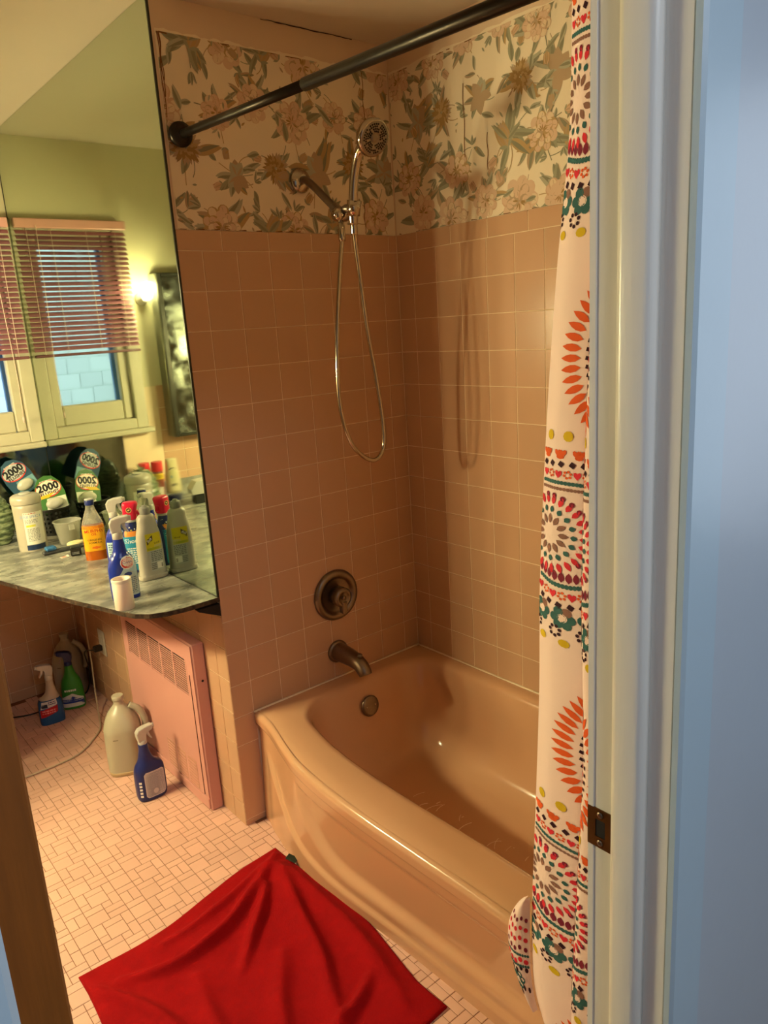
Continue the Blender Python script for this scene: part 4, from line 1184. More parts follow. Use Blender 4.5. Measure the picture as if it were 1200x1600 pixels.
# ---------------------------------------------------------------- bottles and small things
def full(p):
    p = list(p)
    while len(p) < 5: p.append({3: 0.0, 4: 2.0}[len(p)])
    return p                       # z, rx, ry, cx, e
def body(mb, prof, m, n=32, cap1=True, cap0=True):
    rings = []
    for p in prof:
        z, rx, ry, cx, e = full(p); r = []
        for i in range(n):
            a = 2*PI*i/n; c, s = math.cos(a), math.sin(a)
            r.append((cx + rx*math.copysign(abs(c)**(2/e), c), ry*math.copysign(abs(s)**(2/e), s), z))
        rings.append(r)
    mb.loft(rings, n, m, True, cap0, cap1)
    return mb
def fine(prof, k=5):
    out = smooth_path([full(p) for p in prof], k)
    return [tuple([q[0], max(1e-4, q[1]), max(1e-4, q[2]), q[3], max(1.6, q[4])]) for q in out]
def surf(prof, side=-1):
    P5 = [full(p) for p in prof]; zs = [p[0] for p in P5]
    def f(u, v, h):
        rx, ry, cx, e = (interp(v, zs, [p[i] for p in P5]) for i in (1, 2, 3, 4))
        q = max(-0.999, min(0.999, (u-cx)/rx))
        y = ry*(1-abs(q)**e)**(1/e)
        dy = (abs(q)**(e-1))*math.copysign(1, q)*(ry/rx)      # tilt of the normal
        k = math.hypot(1, dy)
        uu = u if side < 0 else 2*cx - u
        return (uu + h*dy/k*(1 if side < 0 else -1), side*(y + h/k), v)
    f.curved = True
    return f
def trigger(parent, z, m, s=1.0, ang=0.0, mt=None, ring=None, cx=0.0):
    """pump head: nozzle towards +x, lever below it"""
    mt = mt or m
    rot = Matrix.Translation((cx, 0, z)) @ Matrix.Rotation(ang, 4, 'Z') @ Matrix.Scale(s, 4)
    mb = MB(); mb.lathe([(0.0135, -0.006), (0.0155, -0.004), (0.0155, 0.014), (0.012, 0.017)], ring or m, n=20); mb.move(rot); mb.build('collar', parent)
    pts = [(-0.015, 0.014), (-0.019, 0.030), (-0.020, 0.046), (-0.012, 0.058), (0.008, 0.064), (0.036, 0.066), (0.040, 0.063), (0.040, 0.050), (0.034, 0.047), (0.018, 0.044), (0.014, 0.034), (0.013, 0.014)]
    mb = MB(); n = len(pts)
    rings = []
    for y, k in ((-0.0125, 0.80), (-0.0115, 0.93), (-0.008, 1.0), (0.008, 1.0), (0.0115, 0.93), (0.0125, 0.80)):
        rings.append([(0.005 + (x-0.005)*k, y, 0.04 + (zz-0.04)*k) for x, zz in pts])
    mb.loft(rings, n, m, False, True, True); mb.move(rot)
    h = mb.build('pump_head', parent)
    mb = MB(); mb.lathe([(0.008, 0), (0.008, 0.007), (0.003, 0.008)], mt, c=(0.039, 0, 0.0565), axis=(1, 0, 0), n=14); mb.move(rot); mb.build('nozzle', h)
    mb = MB()
    lv = [(0.016, 0.047), (0.026, 0.046), (0.026, 0.034), (0.030, 0.022), (0.035, 0.013), (0.031, 0.012), (0.025, 0.020), (0.019, 0.032)]
    mb.prism(lv, lambda x, zz: (x, -0.006, zz), lambda x, zz: (x, 0.006, zz), mt); mb.move(rot); mb.build('trigger_lever', h)
    return h
W = ink('#efeae0', .5); BL = ink('#171717', .5)
BLUEP = mat('deep_blue_plastic', '#1b2f8c', 0.22); NAVY = mat('navy_plastic', '#1a2560', 0.3); CREAM = mat('cream_plastic', '#a8a08f', 0.3)
GREYC = mat('grey_cap_plastic', '#77736b', 0.4)
GB = 'cleaning bottles on the counter'

# front blue trigger bottle
b = thing('spray_bottle', 'blue spray bottle with white trigger and red-white logo at counter front', 'spray bottle', (-0.995, 0.232, CT), R(-13), GB)
pf = fine([(0.0, 0.039, 0.026, 0, 3), (0.004, 0.042, 0.029, 0, 3), (0.06, 0.043, 0.030, 0, 2.8), (0.10, 0.042, 0.030, 0, 2.6), (0.130, 0.034, 0.027, 0, 2.4), (0.150, 0.021, 0.020, 0, 2.1), (0.175, 0.0175, 0.0175), (0.196, 0.0135, 0.0135)])
mb = MB(); body(mb, pf, BLUEP); mb.build('bottle', b)
pr = Print(surf(pf))
LB = ink('#b9d3d8', .4)
pr.poly([(-0.033, 0.012), (0.039, 0.012), (0.040, 0.10), (0.034, 0.122), (0.012, 0.118), (-0.010, 0.085), (-0.034, 0.066)], LB)
pr.poly([(-0.006, 0.014), (0.038, 0.014), (0.039, 0.085), (0.02, 0.092), (0.0, 0.08)], ink('#b8bab4', .45))
pr.lines(0.0, 0.036, 0.018, 0.072, 9, ink('#6f7a86'), 2)
pr.ell(0.014, 0.118, 0.021, 0.021, ink('#f1efe8', .4), 24); pr.ell(0.014, 0.117, 0.0185, 0.0185, ink('#cc3a28', .4), 24); pr.ell(0.015, 0.119, 0.016, 0.0135, ink('#f1efe8', .4), 24)
pr.text('Clorox', 0.0145, 0.119, 0.0105, ink('#1b2f8c', .4), 0.01)
pr.ell(0.012, 0.082, 0.012, 0.007, ink('#3a4a86', .4), 16)
pr.build('front_label', b)
trigger(b, 0.195, M_WHITEP, 1.0, R(-8))
# hollow white tube
b = thing('plastic_tube', 'short hollow off-white tube standing at the counter corner', 'tube', (-1.036, 0.137, CT))
mb = MB(); mb.lathe([(0.0275, 0.0), (0.0285, 0.001), (0.0285, 0.092), (0.0275, 0.0935), (0.0235, 0.0935), (0.0225, 0.092), (0.0225, 0.002)], mat('ivory_tube', '#f0dccb', 0.4), n=36, cap0=True, cap1=True); mb.build('wall', b)
mb = MB(); mb.lathe([(0.0289, 0.084), (0.0292, 0.086), (0.0292, 0.093), (0.0287, 0.094)], mat('ivory_rim', '#e9dccb', 0.35), n=36, cap0=False, cap1=False); mb.build('rim', b)
# white cleanser bottle with yellow label
b = thing('cleanser_bottle', 'white cleanser bottle with grey cap and yellow label against the mirror', 'bottle', (-0.853, 0.352, CT), R(4), GB)
pf = fine([(0.0, 0.046, 0.022, 0, 3.2), (0.004, 0.049, 0.025, 0, 3.2), (0.016, 0.049, 0.025, 0, 3.2), (0.022, 0.045, 0.0235, 0, 3), (0.11, 0.043, 0.0235, 0, 2.8), (0.15, 0.040, 0.0235, 0, 2.7), (0.175, 0.034, 0.022, 0, 2.6), (0.19, 0.031, 0.021, 0, 2.6), (0.208, 0.030, 0.020, 0, 2.6), (0.218, 0.024, 0.018), (0.223, 0.0135, 0.0135)])
mb = MB(); body(mb, pf, CREAM); mb.build('bottle', b)
mb = MB(); mb.lathe([(0.0165, 0.221), (0.0175, 0.223), (0.0165, 0.241), (0.0155, 0.244), (0.009, 0.244), (0.0085, 0.250), (0.004, 0.251)], GREYC, n=20); mb.build('cap', b)
pr = Print(surf(pf))
pr.rect(-0.014, 0.034, 0.030, 0.118, ink('#a9a89c', .45), 4, 2); pr.rect(-0.022, 0.032, 0.100, 0.158, ink('#c6b21c', .45), 4, 2)
pr.poly([(-0.020, 0.138), (0.002, 0.152), (0.002, 0.134), (-0.018, 0.120)], ink('#3a2a22', .45)); pr.text('Soft', -0.009, 0.1365, 0.012, W, 0.01, 0.55)
pr.text('Scrub', 0.016, 0.124, 0.009, ink('#3a2a22', .45), 0.01, 0.1); pr.rect(-0.020, 0.031, 0.102, 0.110, ink('#9a9a1c', .45), 3, 1)
pr.lines(-0.010, 0.031, 0.062, 0.098, 6, ink('#6a6a62'), 5); pr.rect(0.008, 0.030, 0.036, 0.058, ink('#dcd6c6', .45)); pr.rect(0.022, 0.029, 0.038, 0.052, ink('#4b463e', .45)); pr.lines(-0.012, 0.006, 0.034, 0.058, 4, ink('#5c5850'), 6)
pr.build('front_label', b)
pr = Print(surf(pf, 1)); pr.rect(-0.028, 0.028, 0.030, 0.158, ink('#b6b4a8', .45), 4, 2); pr.lines(-0.024, 0.024, 0.036, 0.150, 12, ink('#6a6a62'), 9); pr.build('back_label', b)
# red-headed stain remover
b = thing('stain_spray', 'navy bottle with red trigger head behind the white cleanser bottle', 'spray bottle', (-0.858, 0.478, CT), R(-28), GB)
pf = fine([(0.0, 0.031, 0.022, 0, 3), (0.004, 0.034, 0.025, 0, 3), (0.08, 0.034, 0.025, 0, 2.8), (0.125, 0.033, 0.0245, 0, 2.6), (0.145, 0.026, 0.021, 0, 2.2), (0.165, 0.021, 0.019), (0.178, 0.0175, 0.0165)])
mb = MB(); body(mb, pf, NAVY); mb.build('bottle', b)
for sd in (-1, 1):
    pr = Print(surf(pf, sd)); pr.rect(-0.030, 0.030, 0.008, 0.128, ink('#2f86a8', .4), 6, 3); pr.rect(-0.024, 0.024, 0.128, 0.146, ink('#d9883a', .4), 5, 2)
    pr.text('Shout', 0, 0.112, 0.022, W, 0.012); pr.lines(-0.02, 0.02, 0.03, 0.09, 8, W, 3)
    if sd < 0:
        pr.line([(-0.02, 0.150), (-0.005, 0.160), (0.012, 0.152), (0.02, 0.163)], 0.004, W); pr.line([(-0.018, 0.146), (0.0, 0.15), (0.018, 0.147)], 0.004, ink('#d8c22a', .4))
    pr.build('front_label' if sd < 0 else 'back_label', b)
REDP = mat('red_plastic', '#c9163a', 0.3)
mb = MB(); mb.lathe([(0.0195, 0.176), (0.0205, 0.178), (0.0205, 0.183), (0.019, 0.185)], M_WHITEP, n=22); mb.build('collar', b)
mb = MB(); body(mb, fine([(0.184, 0.020, 0.0185, 0, 3), (0.190, 0.0225, 0.020, 0, 3.5), (0.215, 0.0225, 0.021, 0.001, 3.5), (0.235, 0.0255, 0.021, 0.004, 3.5), (0.243, 0.0235, 0.018, 0.004, 3.5), (0.246, 0.017, 0.012, 0.004, 3)], 3), REDP); h = mb.build('pump_head', b)
pr = Print(lambda u, v, q: (u, -0.0208 - q, v)); pr.ell(0.001, 0.220, 0.0095, 0.0095, ink('#d9c06a', .4), 18); pr.ell(0.001, 0.220, 0.0075, 0.0075, ink('#4a2a2a', .4), 16); pr.petal(-0.004, 0.218, 0.01, 0.005, 0.4, ink('#d9c06a', .4)); pr.build('emblem', h)
mb = MB(); mb.prism([(0.020, 0.214), (0.028, 0.214), (0.034, 0.196), (0.030, 0.194), (0.021, 0.206)], lambda x, z: (x, -0.006, z), lambda x, z: (x, 0.006, z), REDP); mb.build('trigger_lever', h)
# second blue spray bottle
b = thing('spray_bottle', 'blue spray bottle with white trigger behind the red-headed bottle', 'spray bottle', (-0.866, 0.618, CT), R(-35), GB)
pf = fine([(0.0, 0.036, 0.024, 0, 3), (0.004, 0.039, 0.027, 0, 3), (0.08, 0.039, 0.027, 0, 2.8), (0.115, 0.031, 0.0245, 0, 2.4), (0.135, 0.020, 0.018), (0.160, 0.0165, 0.0165), (0.178, 0.0135, 0.0135)])
mb = MB(); body(mb, pf, BLUEP); mb.build('bottle', b)
pr = Print(surf(pf)); pr.rect(-0.03, 0.03, 0.015, 0.085, LB, 6, 2); pr.lines(-0.025, 0.025, 0.02, 0.08, 7, ink('#51607a'), 12); pr.build('front_label', b)
trigger(b, 0.176, M_WHITEP, 1.0, R(10))
# amber oil soap
b = thing('oil_soap_bottle', 'clear bottle of amber oil soap with orange-yellow label and dark cap', 'bottle', (-0.899, 0.757, CT), R(-20), GB)
AMB = mat('amber_liquid', '#b0580f', 0.1, spec=0.5); CLR = mat('clear_plastic', '#e6e0d2', 0.12, trans=0.75, ior=1.2, alpha=0.75)
pf = fine([(0.0, 0.036, 0.028, 0, 2.8), (0.004, 0.040, 0.032, 0, 2.8), (0.10, 0.040, 0.032, 0, 2.8), (0.125, 0.039, 0.031, 0, 2.6), (0.155, 0.030, 0.027, 0, 2.2), (0.185, 0.018, 0.018), (0.205, 0.014, 0.014)])
mb = MB(); body(mb, [p for p in pf if p[0] <= 0.1255], AMB); mb.build('liquid', b)
mb = MB(); body(mb, [p for p in pf if p[0] >= 0.118], CLR, cap0=False); mb.build('bottle_neck', b)
mb = MB(); mb.lathe([(0.0155, 0.203), (0.0165, 0.205), (0.0165, 0.220), (0.015, 0.223)], NAVY, n=20); mb.lathe([(0.0155, 0.2225), (0.0155, 0.226), (0.013, 0.227)], M_WHITEP, n=20); mb.build('cap', b)
pr = Print(surf(pf)); pr.rect(-0.037, 0.037, 0.035, 0.130, ink('#e8a51e', .45), 10, 3); pr.rect(-0.036, 0.036, 0.118, 0.130, ink('#d9661e', .45), 10, 1)
pr.text('MURPHY', 0.002, 0.110, 0.017, ink('#c02a1c', .45), 0.015, 0, 1, 2.0); pr.text('OIL', 0.002, 0.098, 0.013, ink('#c02a1c', .45), 0.015); pr.text('ORIGINAL', 0.002, 0.077, 0.011, BL, 0.012); pr.text('FORMULA', 0.002, 0.066, 0.010, BL, 0.012); pr.ell(0.004, 0.048, 0.016, 0.006, ink('#d9661e', .45), 16)
pr.build('front_label', b)
# small white bottle with a blue side
b = thing('small_bottle', 'small white bottle with blue label behind the oil soap', 'bottle', (-0.853, 0.955, CT), R(-15), GB)
pf = fine([(0.0, 0.021, 0.016, 0, 2.8), (0.003, 0.023, 0.018, 0, 2.8), (0.08, 0.023, 0.018, 0, 2.8), (0.10, 0.019, 0.016), (0.112, 0.011, 0.011), (0.128, 0.011, 0.011), (0.130, 0.008, 0.008)])
mb = MB(); body(mb, pf, M_WHITEP); mb.build('bottle', b)
pr = Print(surf(pf)); pr.rect(-0.021, 0.010, 0.012, 0.092, ink('#27407c', .4), 6, 2); pr.build('label', b)
# wipes canister
b = thing('wipes_canister', 'tall white wipes canister near the back of the counter', 'canister', (-1.027, 1.112, CT), R(-18))
pf = [(0.0, 0.051, 0.051), (0.003, 0.0535, 0.0535), (0.08, 0.053, 0.053), (0.11, 0.0525, 0.0525), (0.19, 0.054, 0.054)]
mb = MB(); body(mb, fine(pf, 4), CREAM, n=40); mb.build('can', b)
mb = MB(); mb.lathe([(0.0555, 0.186), (0.0565, 0.189), (0.0565, 0.204), (0.054, 0.214), (0.044, 0.221), (0.012, 0.223)], CREAM, n=40); mb.lathe([(0.022, 0.222), (0.022, 0.226), (0.019, 0.228)], M_WHITEP, n=20); mb.build('lid', b)
pr = Print(surf(pf)); pr.rect(-0.016, 0.049, 0.028, 0.155, ink('#dedacb', .45), 10, 2); pr.lines(-0.014, 0.030, 0.148, 0.153, 1, ink('#b0443a'), 3)
pr.text('DISINFECT', 0.010, 0.138, 0.0155, ink('#7f9cc4', .45), 0.012); pr.rect(-0.010, 0.024, 0.098, 0.106, ink('#d2cc1e', .45), 5, 1); pr.lines(-0.012, 0.034, 0.112, 0.128, 3, ink('#9a9a9a'), 4)
pr.lines(-0.008, 0.034, 0.040, 0.092, 9, ink('#9a9890'), 7); pr.rect(-0.018, 0.046, 0.006, 0.026, ink('#20304e', .45), 10, 1); pr.build('label', b)
# clear measuring cup
b = thing('plastic_cup', 'small translucent plastic cup beside the wipes canister', 'cup', (-0.898, 1.072, CT))
mb = MB(); mb.lathe([(0.036, 0.0), (0.038, 0.002), (0.052, 0.090), (0.0555, 0.092), (0.0555, 0.0945), (0.051, 0.0945), (0.0495, 0.090), (0.036, 0.004)], mat('frosted_plastic', '#d9d6c6', 0.25, trans=0.55, ior=1.15, alpha=0.8), n=36); mb.build('cup_wall', b)
mb = MB(); mb.cbox(-0.012, 0.012, -0.058, -0.050, 0.062, 0.088, 0.003, MATS['frosted_plastic']); mb.build('spout', b)
# scrub brush
b = thing('scrub_brush', 'flat dark brush with a blue pad lying before the canister', 'brush', (-0.95, 0.965, CT), R(0))
mb = MB(); mb.cbox(-0.085, 0.100, -0.014, 0.014, 0.001, 0.014, 0.004, mat('brush_handle', '#3a3a3a', 0.4)); mb.build('handle', b)
mb = MB(); mb.cbox(-0.074, -0.034, -0.016, 0.016, 0.014, 0.030, 0.005, mat('blue_sponge', '#2c5f8c', 0.9, bump=0.4, bscale=300)); mb.build('pad', b)
# black cap, soap, scrap
b = thing('black_cap', 'small black plastic cap beside the oil soap bottle', 'cap', (-0.942, 0.862, CT), R(-20))
mb = MB(); mb.cbox(-0.019, 0.019, -0.017, 0.017, 0, 0.034, 0.004, M_BLACKP); mb.build('shell', b)
pr = Print(lambda u, v, q: (u, -0.017 - q, v)); pr.lines(-0.012, 0.012, 0.008, 0.018, 2, ink('#8a8a86'), 3); pr.build('print', b)
b = thing('bar_soap', 'pale yellow oval bar of soap in front of the plastic cup', 'soap', (-0.895, 1.006, CT))
mb = MB(); body(mb, fine([(0.0, 0.028, 0.014), (0.003, 0.034, 0.019), (0.011, 0.036, 0.020), (0.018, 0.032, 0.017), (0.022, 0.012, 0.006)], 3), mat('soap', '#ecdfa6', 0.4)); mb.build('bar', b)
pr = Print(lambda u, v, q: (u, v, 0.0212 + q)); pr.ell(0, 0, 0.009, 0.0045, ink('#d9c890', .5), 14); pr.build('stamp', b)
b = thing('paper_scrap', 'torn orange and white paper scrap near the black cap', 'scrap', (-0.985, 0.868, CT), R(20))
mb = MB(); mb.add([(-0.018, -0.008, 0.0012), (0.015, -0.010, 0.001), (0.020, 0.004, 0.006), (0.004, 0.011, 0.002), (-0.016, 0.007, 0.005)], [(0, 1, 2, 3, 4)], ink('#e9dcc8')); mb.build('sheet', b)
pr = Print(lambda u, v, q: (u, v, 0.0045 + q)); pr.rect(-0.010, 0.008, -0.005, 0.0, ink('#d9602a')); pr.build('print', b)
# black perforated basket
bk = thing('mesh_basket', 'black perforated plastic basket at the back of the counter', 'basket', (-0.885, 1.302, CT))
mb = MB(); n = 48; nz = 11
for j in range(nz):
    for i in range(n):
        if j % 2 == 1 and i % 2 == 1 and j < nz-1: continue
        q = []
        for (ii, jj) in ((i, j), (i+1, j), (i+1, j+1), (i, j+1)):
            a = 2*PI*ii/n; r = 0.058 + 0.014*jj/nz; q.append((r*math.cos(a), r*math.sin(a), 0.003 + 0.108*jj/nz))
        mb.add(q, [(0, 1, 2, 3)], M_BLACKP)
mb.lathe([(0.056, 0.0), (0.058, 0.004)], M_BLACKP, n=32); mb.build('mesh_wall', bk)
mb = MB(); mb.tube([(0.0725*math.cos(2*PI*i/40), 0.0725*math.sin(2*PI*i/40), 0.113) for i in range(41)], 0.0028, M_BLACKP, 8, True, False); mb.build('rim', bk)
# toilet cleaner packs
def pack(name, label, loc, rz, tilt, roll, cardc, inner):
    b = thing(name, label, 'package', loc, rz, 'toilet cleaner packs')
    b.rotation_euler = (tilt, roll, rz)
    mb = MB(); pts = [(-0.055, 0), (0.055, 0), (0.058, 0.075), (0.052, 0.120), (0.030, 0.150), (0.0, 0.160), (-0.030, 0.150), (-0.052, 0.120), (-0.058, 0.075)]
    mb.prism(pts, lambda x, z: (x, -0.0012, z), lambda x, z: (x, 0.0012, z), ink(cardc, .35)); mb.build('card', b)
    pr = Print(lambda u, v, q: (u, -0.0012 - q, v))
    pr.ell(0, 0.102, 0.052, 0.036, ink('#c8382c', .35), 28, 0.0); pr.ell(0, 0.103, 0.049, 0.032, ink('#a9adac', .35) if inner == 'dark' else ink('#e8d6c4', .35), 28)
    pr.text('2000', 0, 0.108, 0.043, BL, 0.045)
    pr.text('FLUSHES', 0, 0.083, 0.020, ink('#2a2018', .35), 0.03)
    pr.text('AUTOMATIC', 0, 0.136, 0.009, ink('#e9e6da', .35), 0.01)
    if inner != 'dark': pr.poly([(-0.055, 0.066), (-0.01, 0.066), (0.02, 0.082), (-0.04, 0.078)], ink('#e2b62a', .35))
    pr.poly([(-0.036, 0.006), (0.052, 0.006), (0.055, 0.058), (-0.02, 0.062)], ink('#d9d6c4' if inner != 'dark' else '#6f97a0', .35))
    pr.build('front_print', b)
    mb = MB()
    body(mb, fine([(0.0, 0.030, 0.020), (0.004, 0.036, 0.024), (0.016, 0.032, 0.020), (0.022, 0.016, 0.010)], 3), mat('blister_white', '#bdb9aa', 0.2)); mb.move(Matrix.Translation((0.004, -0.0012, 0.036)) @ Matrix.Rotation(PI/2, 4, 'X'))
    mb.build('blister', b)
    return b
pack('cleaner_pack', 'dark blue toilet cleaner card leaning behind the white canister', (-0.918, 1.47, CT+0.165), R(-12), R(-6), R(-28), '#2c4a5e', 'dark')
pack('cleaner_pack', 'green toilet cleaner card standing in the black basket', (-0.868, 1.292, CT+0.092), R(-10), R(-14), R(-10), '#3f6a34', 'light')
# green bag of pads behind the canister
b = thing('green_bag', 'bulky dark green plastic bag at the left behind the canister', 'bag', (-1.115, 1.31, CT), R(-15))
GRN = mat('green_bag_plastic', '#46543a', 0.25, color2='#7d8866', scale=30, stretch=(1, 1, 3), bump=0.5, bscale=40)
rings = []
for j in range(34):
    z = 0.20*j/33; r = []
    k = math.sin(PI*min(1, 0.12 + 0.80*j/33))**0.45
    for i in range(36):
        a = 2*PI*i/36; c, s_ = math.cos(a), math.sin(a)
        w = 1 + 0.045*math.sin(j*1.55 + 0.6*math.sin(3*a)) + 0.02*math.sin(5*a + j)
        r.append((0.078*k*w*math.copysign(abs(c)**0.75, c), 0.062*k*w*math.copysign(abs(s_)**0.75, s_), z))
    rings.append(r)
mb = MB(); mb.loft(rings, 36, GRN, True); mb.build('bag_body', b)
mb = MB()
for k in range(7):
    a = 2*PI*k/7; mb.add([(0, 0, 0.195), (0.028*math.cos(a), 0.024*math.sin(a), 0.213 + 0.008*(k % 3)), (0.03*math.cos(a+.7), 0.022*math.sin(a+.7), 0.208)], [(0, 1, 2)], GRN)
mb.build('gathered_top', b)
# things further along the counter, seen in the mirror
def aerosol(label, loc, rz):
    b = thing('aerosol_can', label, 'can', loc, rz, 'red-capped aerosol cans')
    mb = MB(); mb.lathe([(0.024, 0), (0.0255, 0.003), (0.0255, 0.150), (0.022, 0.160)], mat('brown_can', '#7c2f22', 0.3), n=28); mb.build('can', b)
    mb = MB(); mb.lathe([(0.0262, 0.156), (0.0265, 0.158), (0.0265, 0.198), (0.025, 0.203)], mat('red_cap', '#c8202a', 0.3), n=28); mb.build('cap', b)
    pf = [(0, 0.0256, 0.0256), (0.2, 0.0256, 0.0256)]
    pr = Print(surf(pf)); pr.rect(-0.0245, 0.0245, 0.118, 0.146, ink('#d8b61e', .35), 10, 1); pr.rect(-0.015, 0.015, 0.04, 0.08, ink('#e6dccb', .35), 6, 1); pr.lines(-0.018, 0.018, 0.124, 0.140, 2, BL, 3); pr.build('label', b)
aerosol('red-capped aerosol can nearer the beige bottle in the mirror', (-1.268, 1.475, CT), R(15))
aerosol('red-capped aerosol can nearer the window sill in the mirror', (-1.210, 1.490, CT), R(15))
b = thing('shampoo_bottle', 'beige oval bottle with round label beside the aerosol cans', 'bottle', (-1.338, 1.468, CT), R(10))
pf = fine([(0.0, 0.026, 0.018, 0, 2.4), (0.004, 0.031, 0.021, 0, 2.4), (0.05, 0.036, 0.023), (0.12, 0.034, 0.022), (0.165, 0.029, 0.020), (0.19, 0.027, 0.019, 0, 3), (0.205, 0.026, 0.018, 0, 3), (0.208, 0.022, 0.015, 0, 3)])
mb = MB(); body(mb, [p for p in pf if p[0] > 0.032], mat('beige_plastic', '#d6c79c', 0.3)); mb.build('bottle', b); mb = MB(); body(mb, [p for p in pf if p[0] <= 0.034], NAVY); mb.build('base', b)
pr = Print(surf(pf)); pr.ell(0, 0.125, 0.02, 0.032, ink('#c9bf8e', .4), 20); pr.line([(-0.018, 0.155), (-0.006, 0.163), (0.006, 0.163), (0.018, 0.155)], 0.006, ink('#4a4a38', .4)); pr.rect(-0.012, 0.012, 0.075, 0.085, ink('#3b3b30', .4), 3, 1); pr.ell(0.01, 0.12, 0.006, 0.008, ink('#7f9ca0', .4), 12); pr.build('label', b)
b = thing('soap_dispenser', 'white faceted dispenser on a dark base further along the counter', 'dispenser', (-1.405, 1.31, CT), R(10))
mb = MB(); mb.cbox(-0.042, 0.042, -0.034, 0.034, 0.0, 0.046, 0.004, mat('smoke_plastic', '#2b2a24', 0.25)); mb.build('base', b)
mb = MB(); mb.prism([(-0.052, 0.047), (0.052, 0.047), (0.056, 0.070), (0.030, 0.108), (-0.026, 0.112), (-0.056, 0.078)], lambda x, z: (x, -0.040, z), lambda x, z: (x, 0.040, z), M_WHITEP); mb.build('hood', b)

# ---------------------------------------------------------------- things on the floor
def jug(name, label, loc, rz, capm=None, s=1.0):
    b = thing(name, label, 'jug', loc, rz)
    MJ = mat('jug_plastic', '#aba28c', 0.35)
    pf = fine([(0.0, 0.066, 0.066, 0, 3.4), (0.004, 0.071, 0.071, 0, 3.4), (0.03, 0.073, 0.073, 0, 3.4), (0.15, 0.073, 0.073, 0, 3.2), (0.19, 0.070, 0.070, 0, 2.8), (0.235, 0.050, 0.050, 0, 2.3), (0.262, 0.026, 0.026), (0.272, 0.020, 0.020), (0.292, 0.0195, 0.0195)], 5)
    pf = [(z*s, rx*s*0.91, ry*s*0.91, cx, e) for z, rx, ry, cx, e in pf]
    mb = MB(); body(mb, pf, MJ); mb.build('jug_body', b)
    mb = MB(); mb.tube(smooth_path([(0.034*s, -0.0, 0.258*s), (0.066*s, 0, 0.235*s), (0.083*s, 0, 0.195*s), (0.082*s, 0, 0.15*s), (0.070*s, 0, 0.125*s)], 6), 0.0125*s, MJ, 12); mb.build('handle', b)
    mb = MB(); mb.lathe([(0.0205*s, 0.286*s), (0.0215*s, 0.288*s), (0.0215*s, 0.301*s), (0.0195*s, 0.303*s)], capm or MJ, n=22); mb.build('neck_ring', b)
    mb = MB(); body(mb, [(z, rx*1.004, ry*1.004, cx, e) for z, rx, ry, cx, e in pf if z < 0.026*s], mat('jug_dregs', '#b39a72', 0.4)); mb.build('dregs', b)
    pr = Print(surf(pf)); pr.lines(-0.03*s, -0.012*s, 0.150*s, 0.156*s, 1, ink('#4b4436'), 4); pr.build('print', b)
    return b
jug('milk_jug', 'translucent white gallon jug standing in front of the radiator', (-0.944, 0.640, 0), R(-25), None, 1.0)
jug('bleach_jug', 'white jug in the dark corner behind the green bottle', (-0.882, 1.472, 0), R(-35), None, 0.97)
b = thing('spray_bottle', 'navy spray bottle with white trigger and grey label before the radiator', 'spray bottle', (-0.952, 0.395, 0), R(-2))
pf = fine([(0.0, 0.044, 0.026, 0, 3), (0.006, 0.050, 0.030, 0, 3), (0.03, 0.053, 0.031, 0, 3), (0.10, 0.053, 0.031, 0, 2.8), (0.128, 0.047, 0.029, 0, 2.5), (0.150, 0.028, 0.023, -0.006, 2.2), (0.185, 0.0175, 0.0175, -0.008), (0.212, 0.0165, 0.0165, -0.008)])
mb = MB(); body(mb, pf, NAVY); mb.build('bottle', b)
pr = Print(surf(pf)); GL = ink('#9d9aa0', .45)
pr.poly([(-0.022, 0.014), (0.036, 0.014), (0.044, 0.022), (0.044, 0.104), (0.036, 0.112), (-0.022, 0.112), (-0.029, 0.104), (-0.029, 0.022)], ink('#c9c4c4', .45))
pr.poly([(-0.020, 0.017), (0.034, 0.017), (0.041, 0.024), (0.041, 0.102), (0.034, 0.109), (-0.020, 0.109), (-0.026, 0.102), (-0.026, 0.024)], GL)
pr.lines(-0.020, 0.036, 0.048, 0.104, 9, ink('#a5a2a8'), 8); pr.ell(0.006, 0.034, 0.009, 0.010, ink('#c9c4c4', .45), 14)
for k in range(5): pr.rect(-0.047, -0.039, 0.022 + k*0.013, 0.030 + k*0.013, W, 3, 1)
pr.build('front_label', b)
trigger(b, 0.210, M_WHITEP, 1.0, R(0), cx=-0.008)
b = thing('spray_bottle', 'blue bottle with red and white label and white trigger under the counter', 'spray bottle', (-1.042, 1.245, 0), R(-5))
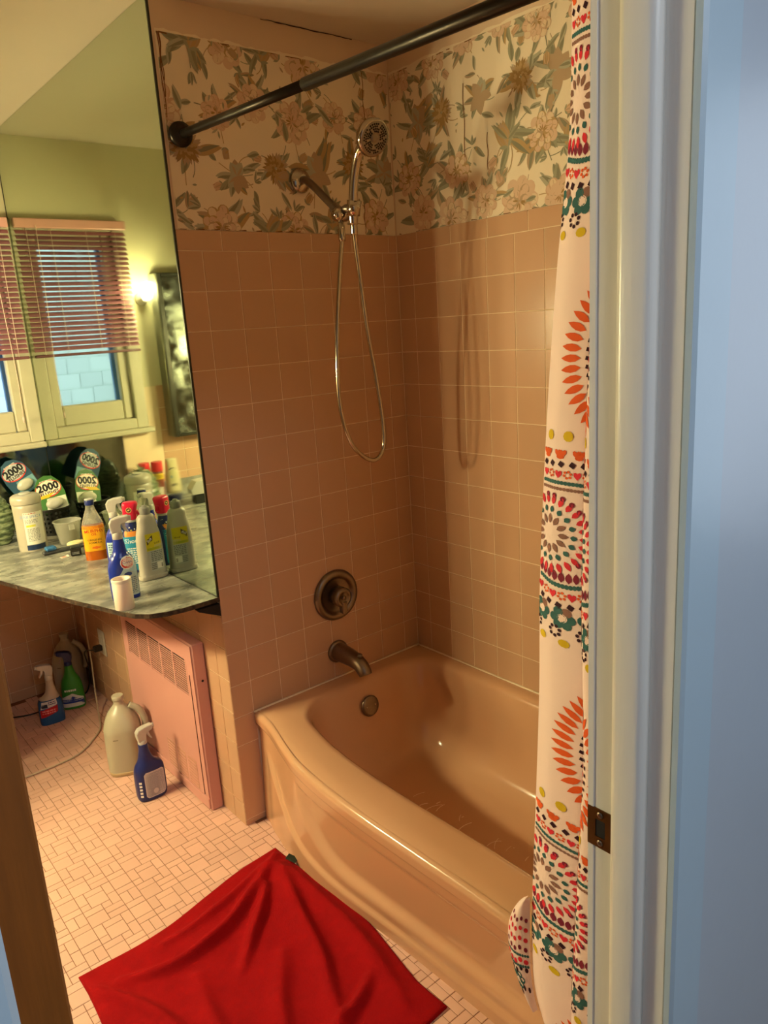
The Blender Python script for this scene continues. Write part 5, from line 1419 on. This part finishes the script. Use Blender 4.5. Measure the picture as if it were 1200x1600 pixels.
pf = fine([(0.0, 0.046, 0.028, 0, 3.2), (0.005, 0.050, 0.032, 0, 3.2), (0.07, 0.050, 0.032, 0, 3), (0.105, 0.044, 0.030, 0, 2.6), (0.130, 0.026, 0.022, 0.01, 2.2), (0.165, 0.017, 0.017, 0.012), (0.200, 0.0145, 0.0145, 0.012)])
mb = MB(); body(mb, [p for p in pf if p[0] < 0.112], mat('teal_blue_plastic', '#1b4f86', 0.25)); mb.build('bottle', b)
mb = MB(); body(mb, [p for p in pf if p[0] > 0.104], mat('greyish_plastic', '#b9a894', 0.35)); mb.build('bottle_neck', b)
pr = Print(surf(pf)); pr.poly([(-0.046, 0.035), (0.022, 0.052), (0.024, 0.082), (-0.046, 0.072)], ink('#b3202a', .4)); pr.poly([(-0.044, 0.074), (0.024, 0.083), (0.022, 0.110), (-0.036, 0.106)], ink('#c6c4c8', .4)); pr.lines(-0.04, 0.016, 0.050, 0.070, 2, ink('#d98a8a'), 4); pr.lines(-0.012, 0.018, 0.088, 0.104, 2, ink('#26346a'), 5); pr.rect(-0.04, -0.016, 0.08, 0.096, ink('#20283e', .4), 3, 1); pr.build('front_label', b)
trigger(b, 0.198, M_WHITEP, 1.05, R(180), cx=0.012)
b = thing('spray_bottle', 'green and blue bottle with navy trigger in the dark corner under the counter', 'spray bottle', (-0.925, 1.316, 0), R(-20))
pf = fine([(0.0, 0.044, 0.030, 0, 3), (0.006, 0.048, 0.034, 0, 3), (0.05, 0.048, 0.034, 0, 3), (0.12, 0.042, 0.031, 0, 2.6), (0.155, 0.026, 0.023, 0, 2.2), (0.185, 0.018, 0.018), (0.200, 0.0165, 0.0165)])
mb = MB(); body(mb, pf, mat('green_plastic', '#2f8a2c', 0.3)); mb.build('bottle', b)
pr = Print(surf(pf)); pr.poly([(-0.044, 0.012), (0.044, 0.012), (0.044, 0.05), (0.0, 0.075), (-0.044, 0.06)], ink('#d6dad0', .4)); pr.poly([(-0.044, 0.03), (0.044, 0.018), (0.044, 0.044), (0.0, 0.062), (-0.044, 0.05)], ink('#24408c', .4)); pr.lines(-0.03, 0.02, 0.082, 0.098, 1, ink('#e0e4da'), 4); pr.build('front_label', b)
trigger(b, 0.200, NAVY, 1.05, R(175), mt=mat('grey_lever', '#8d7a78', 0.4))
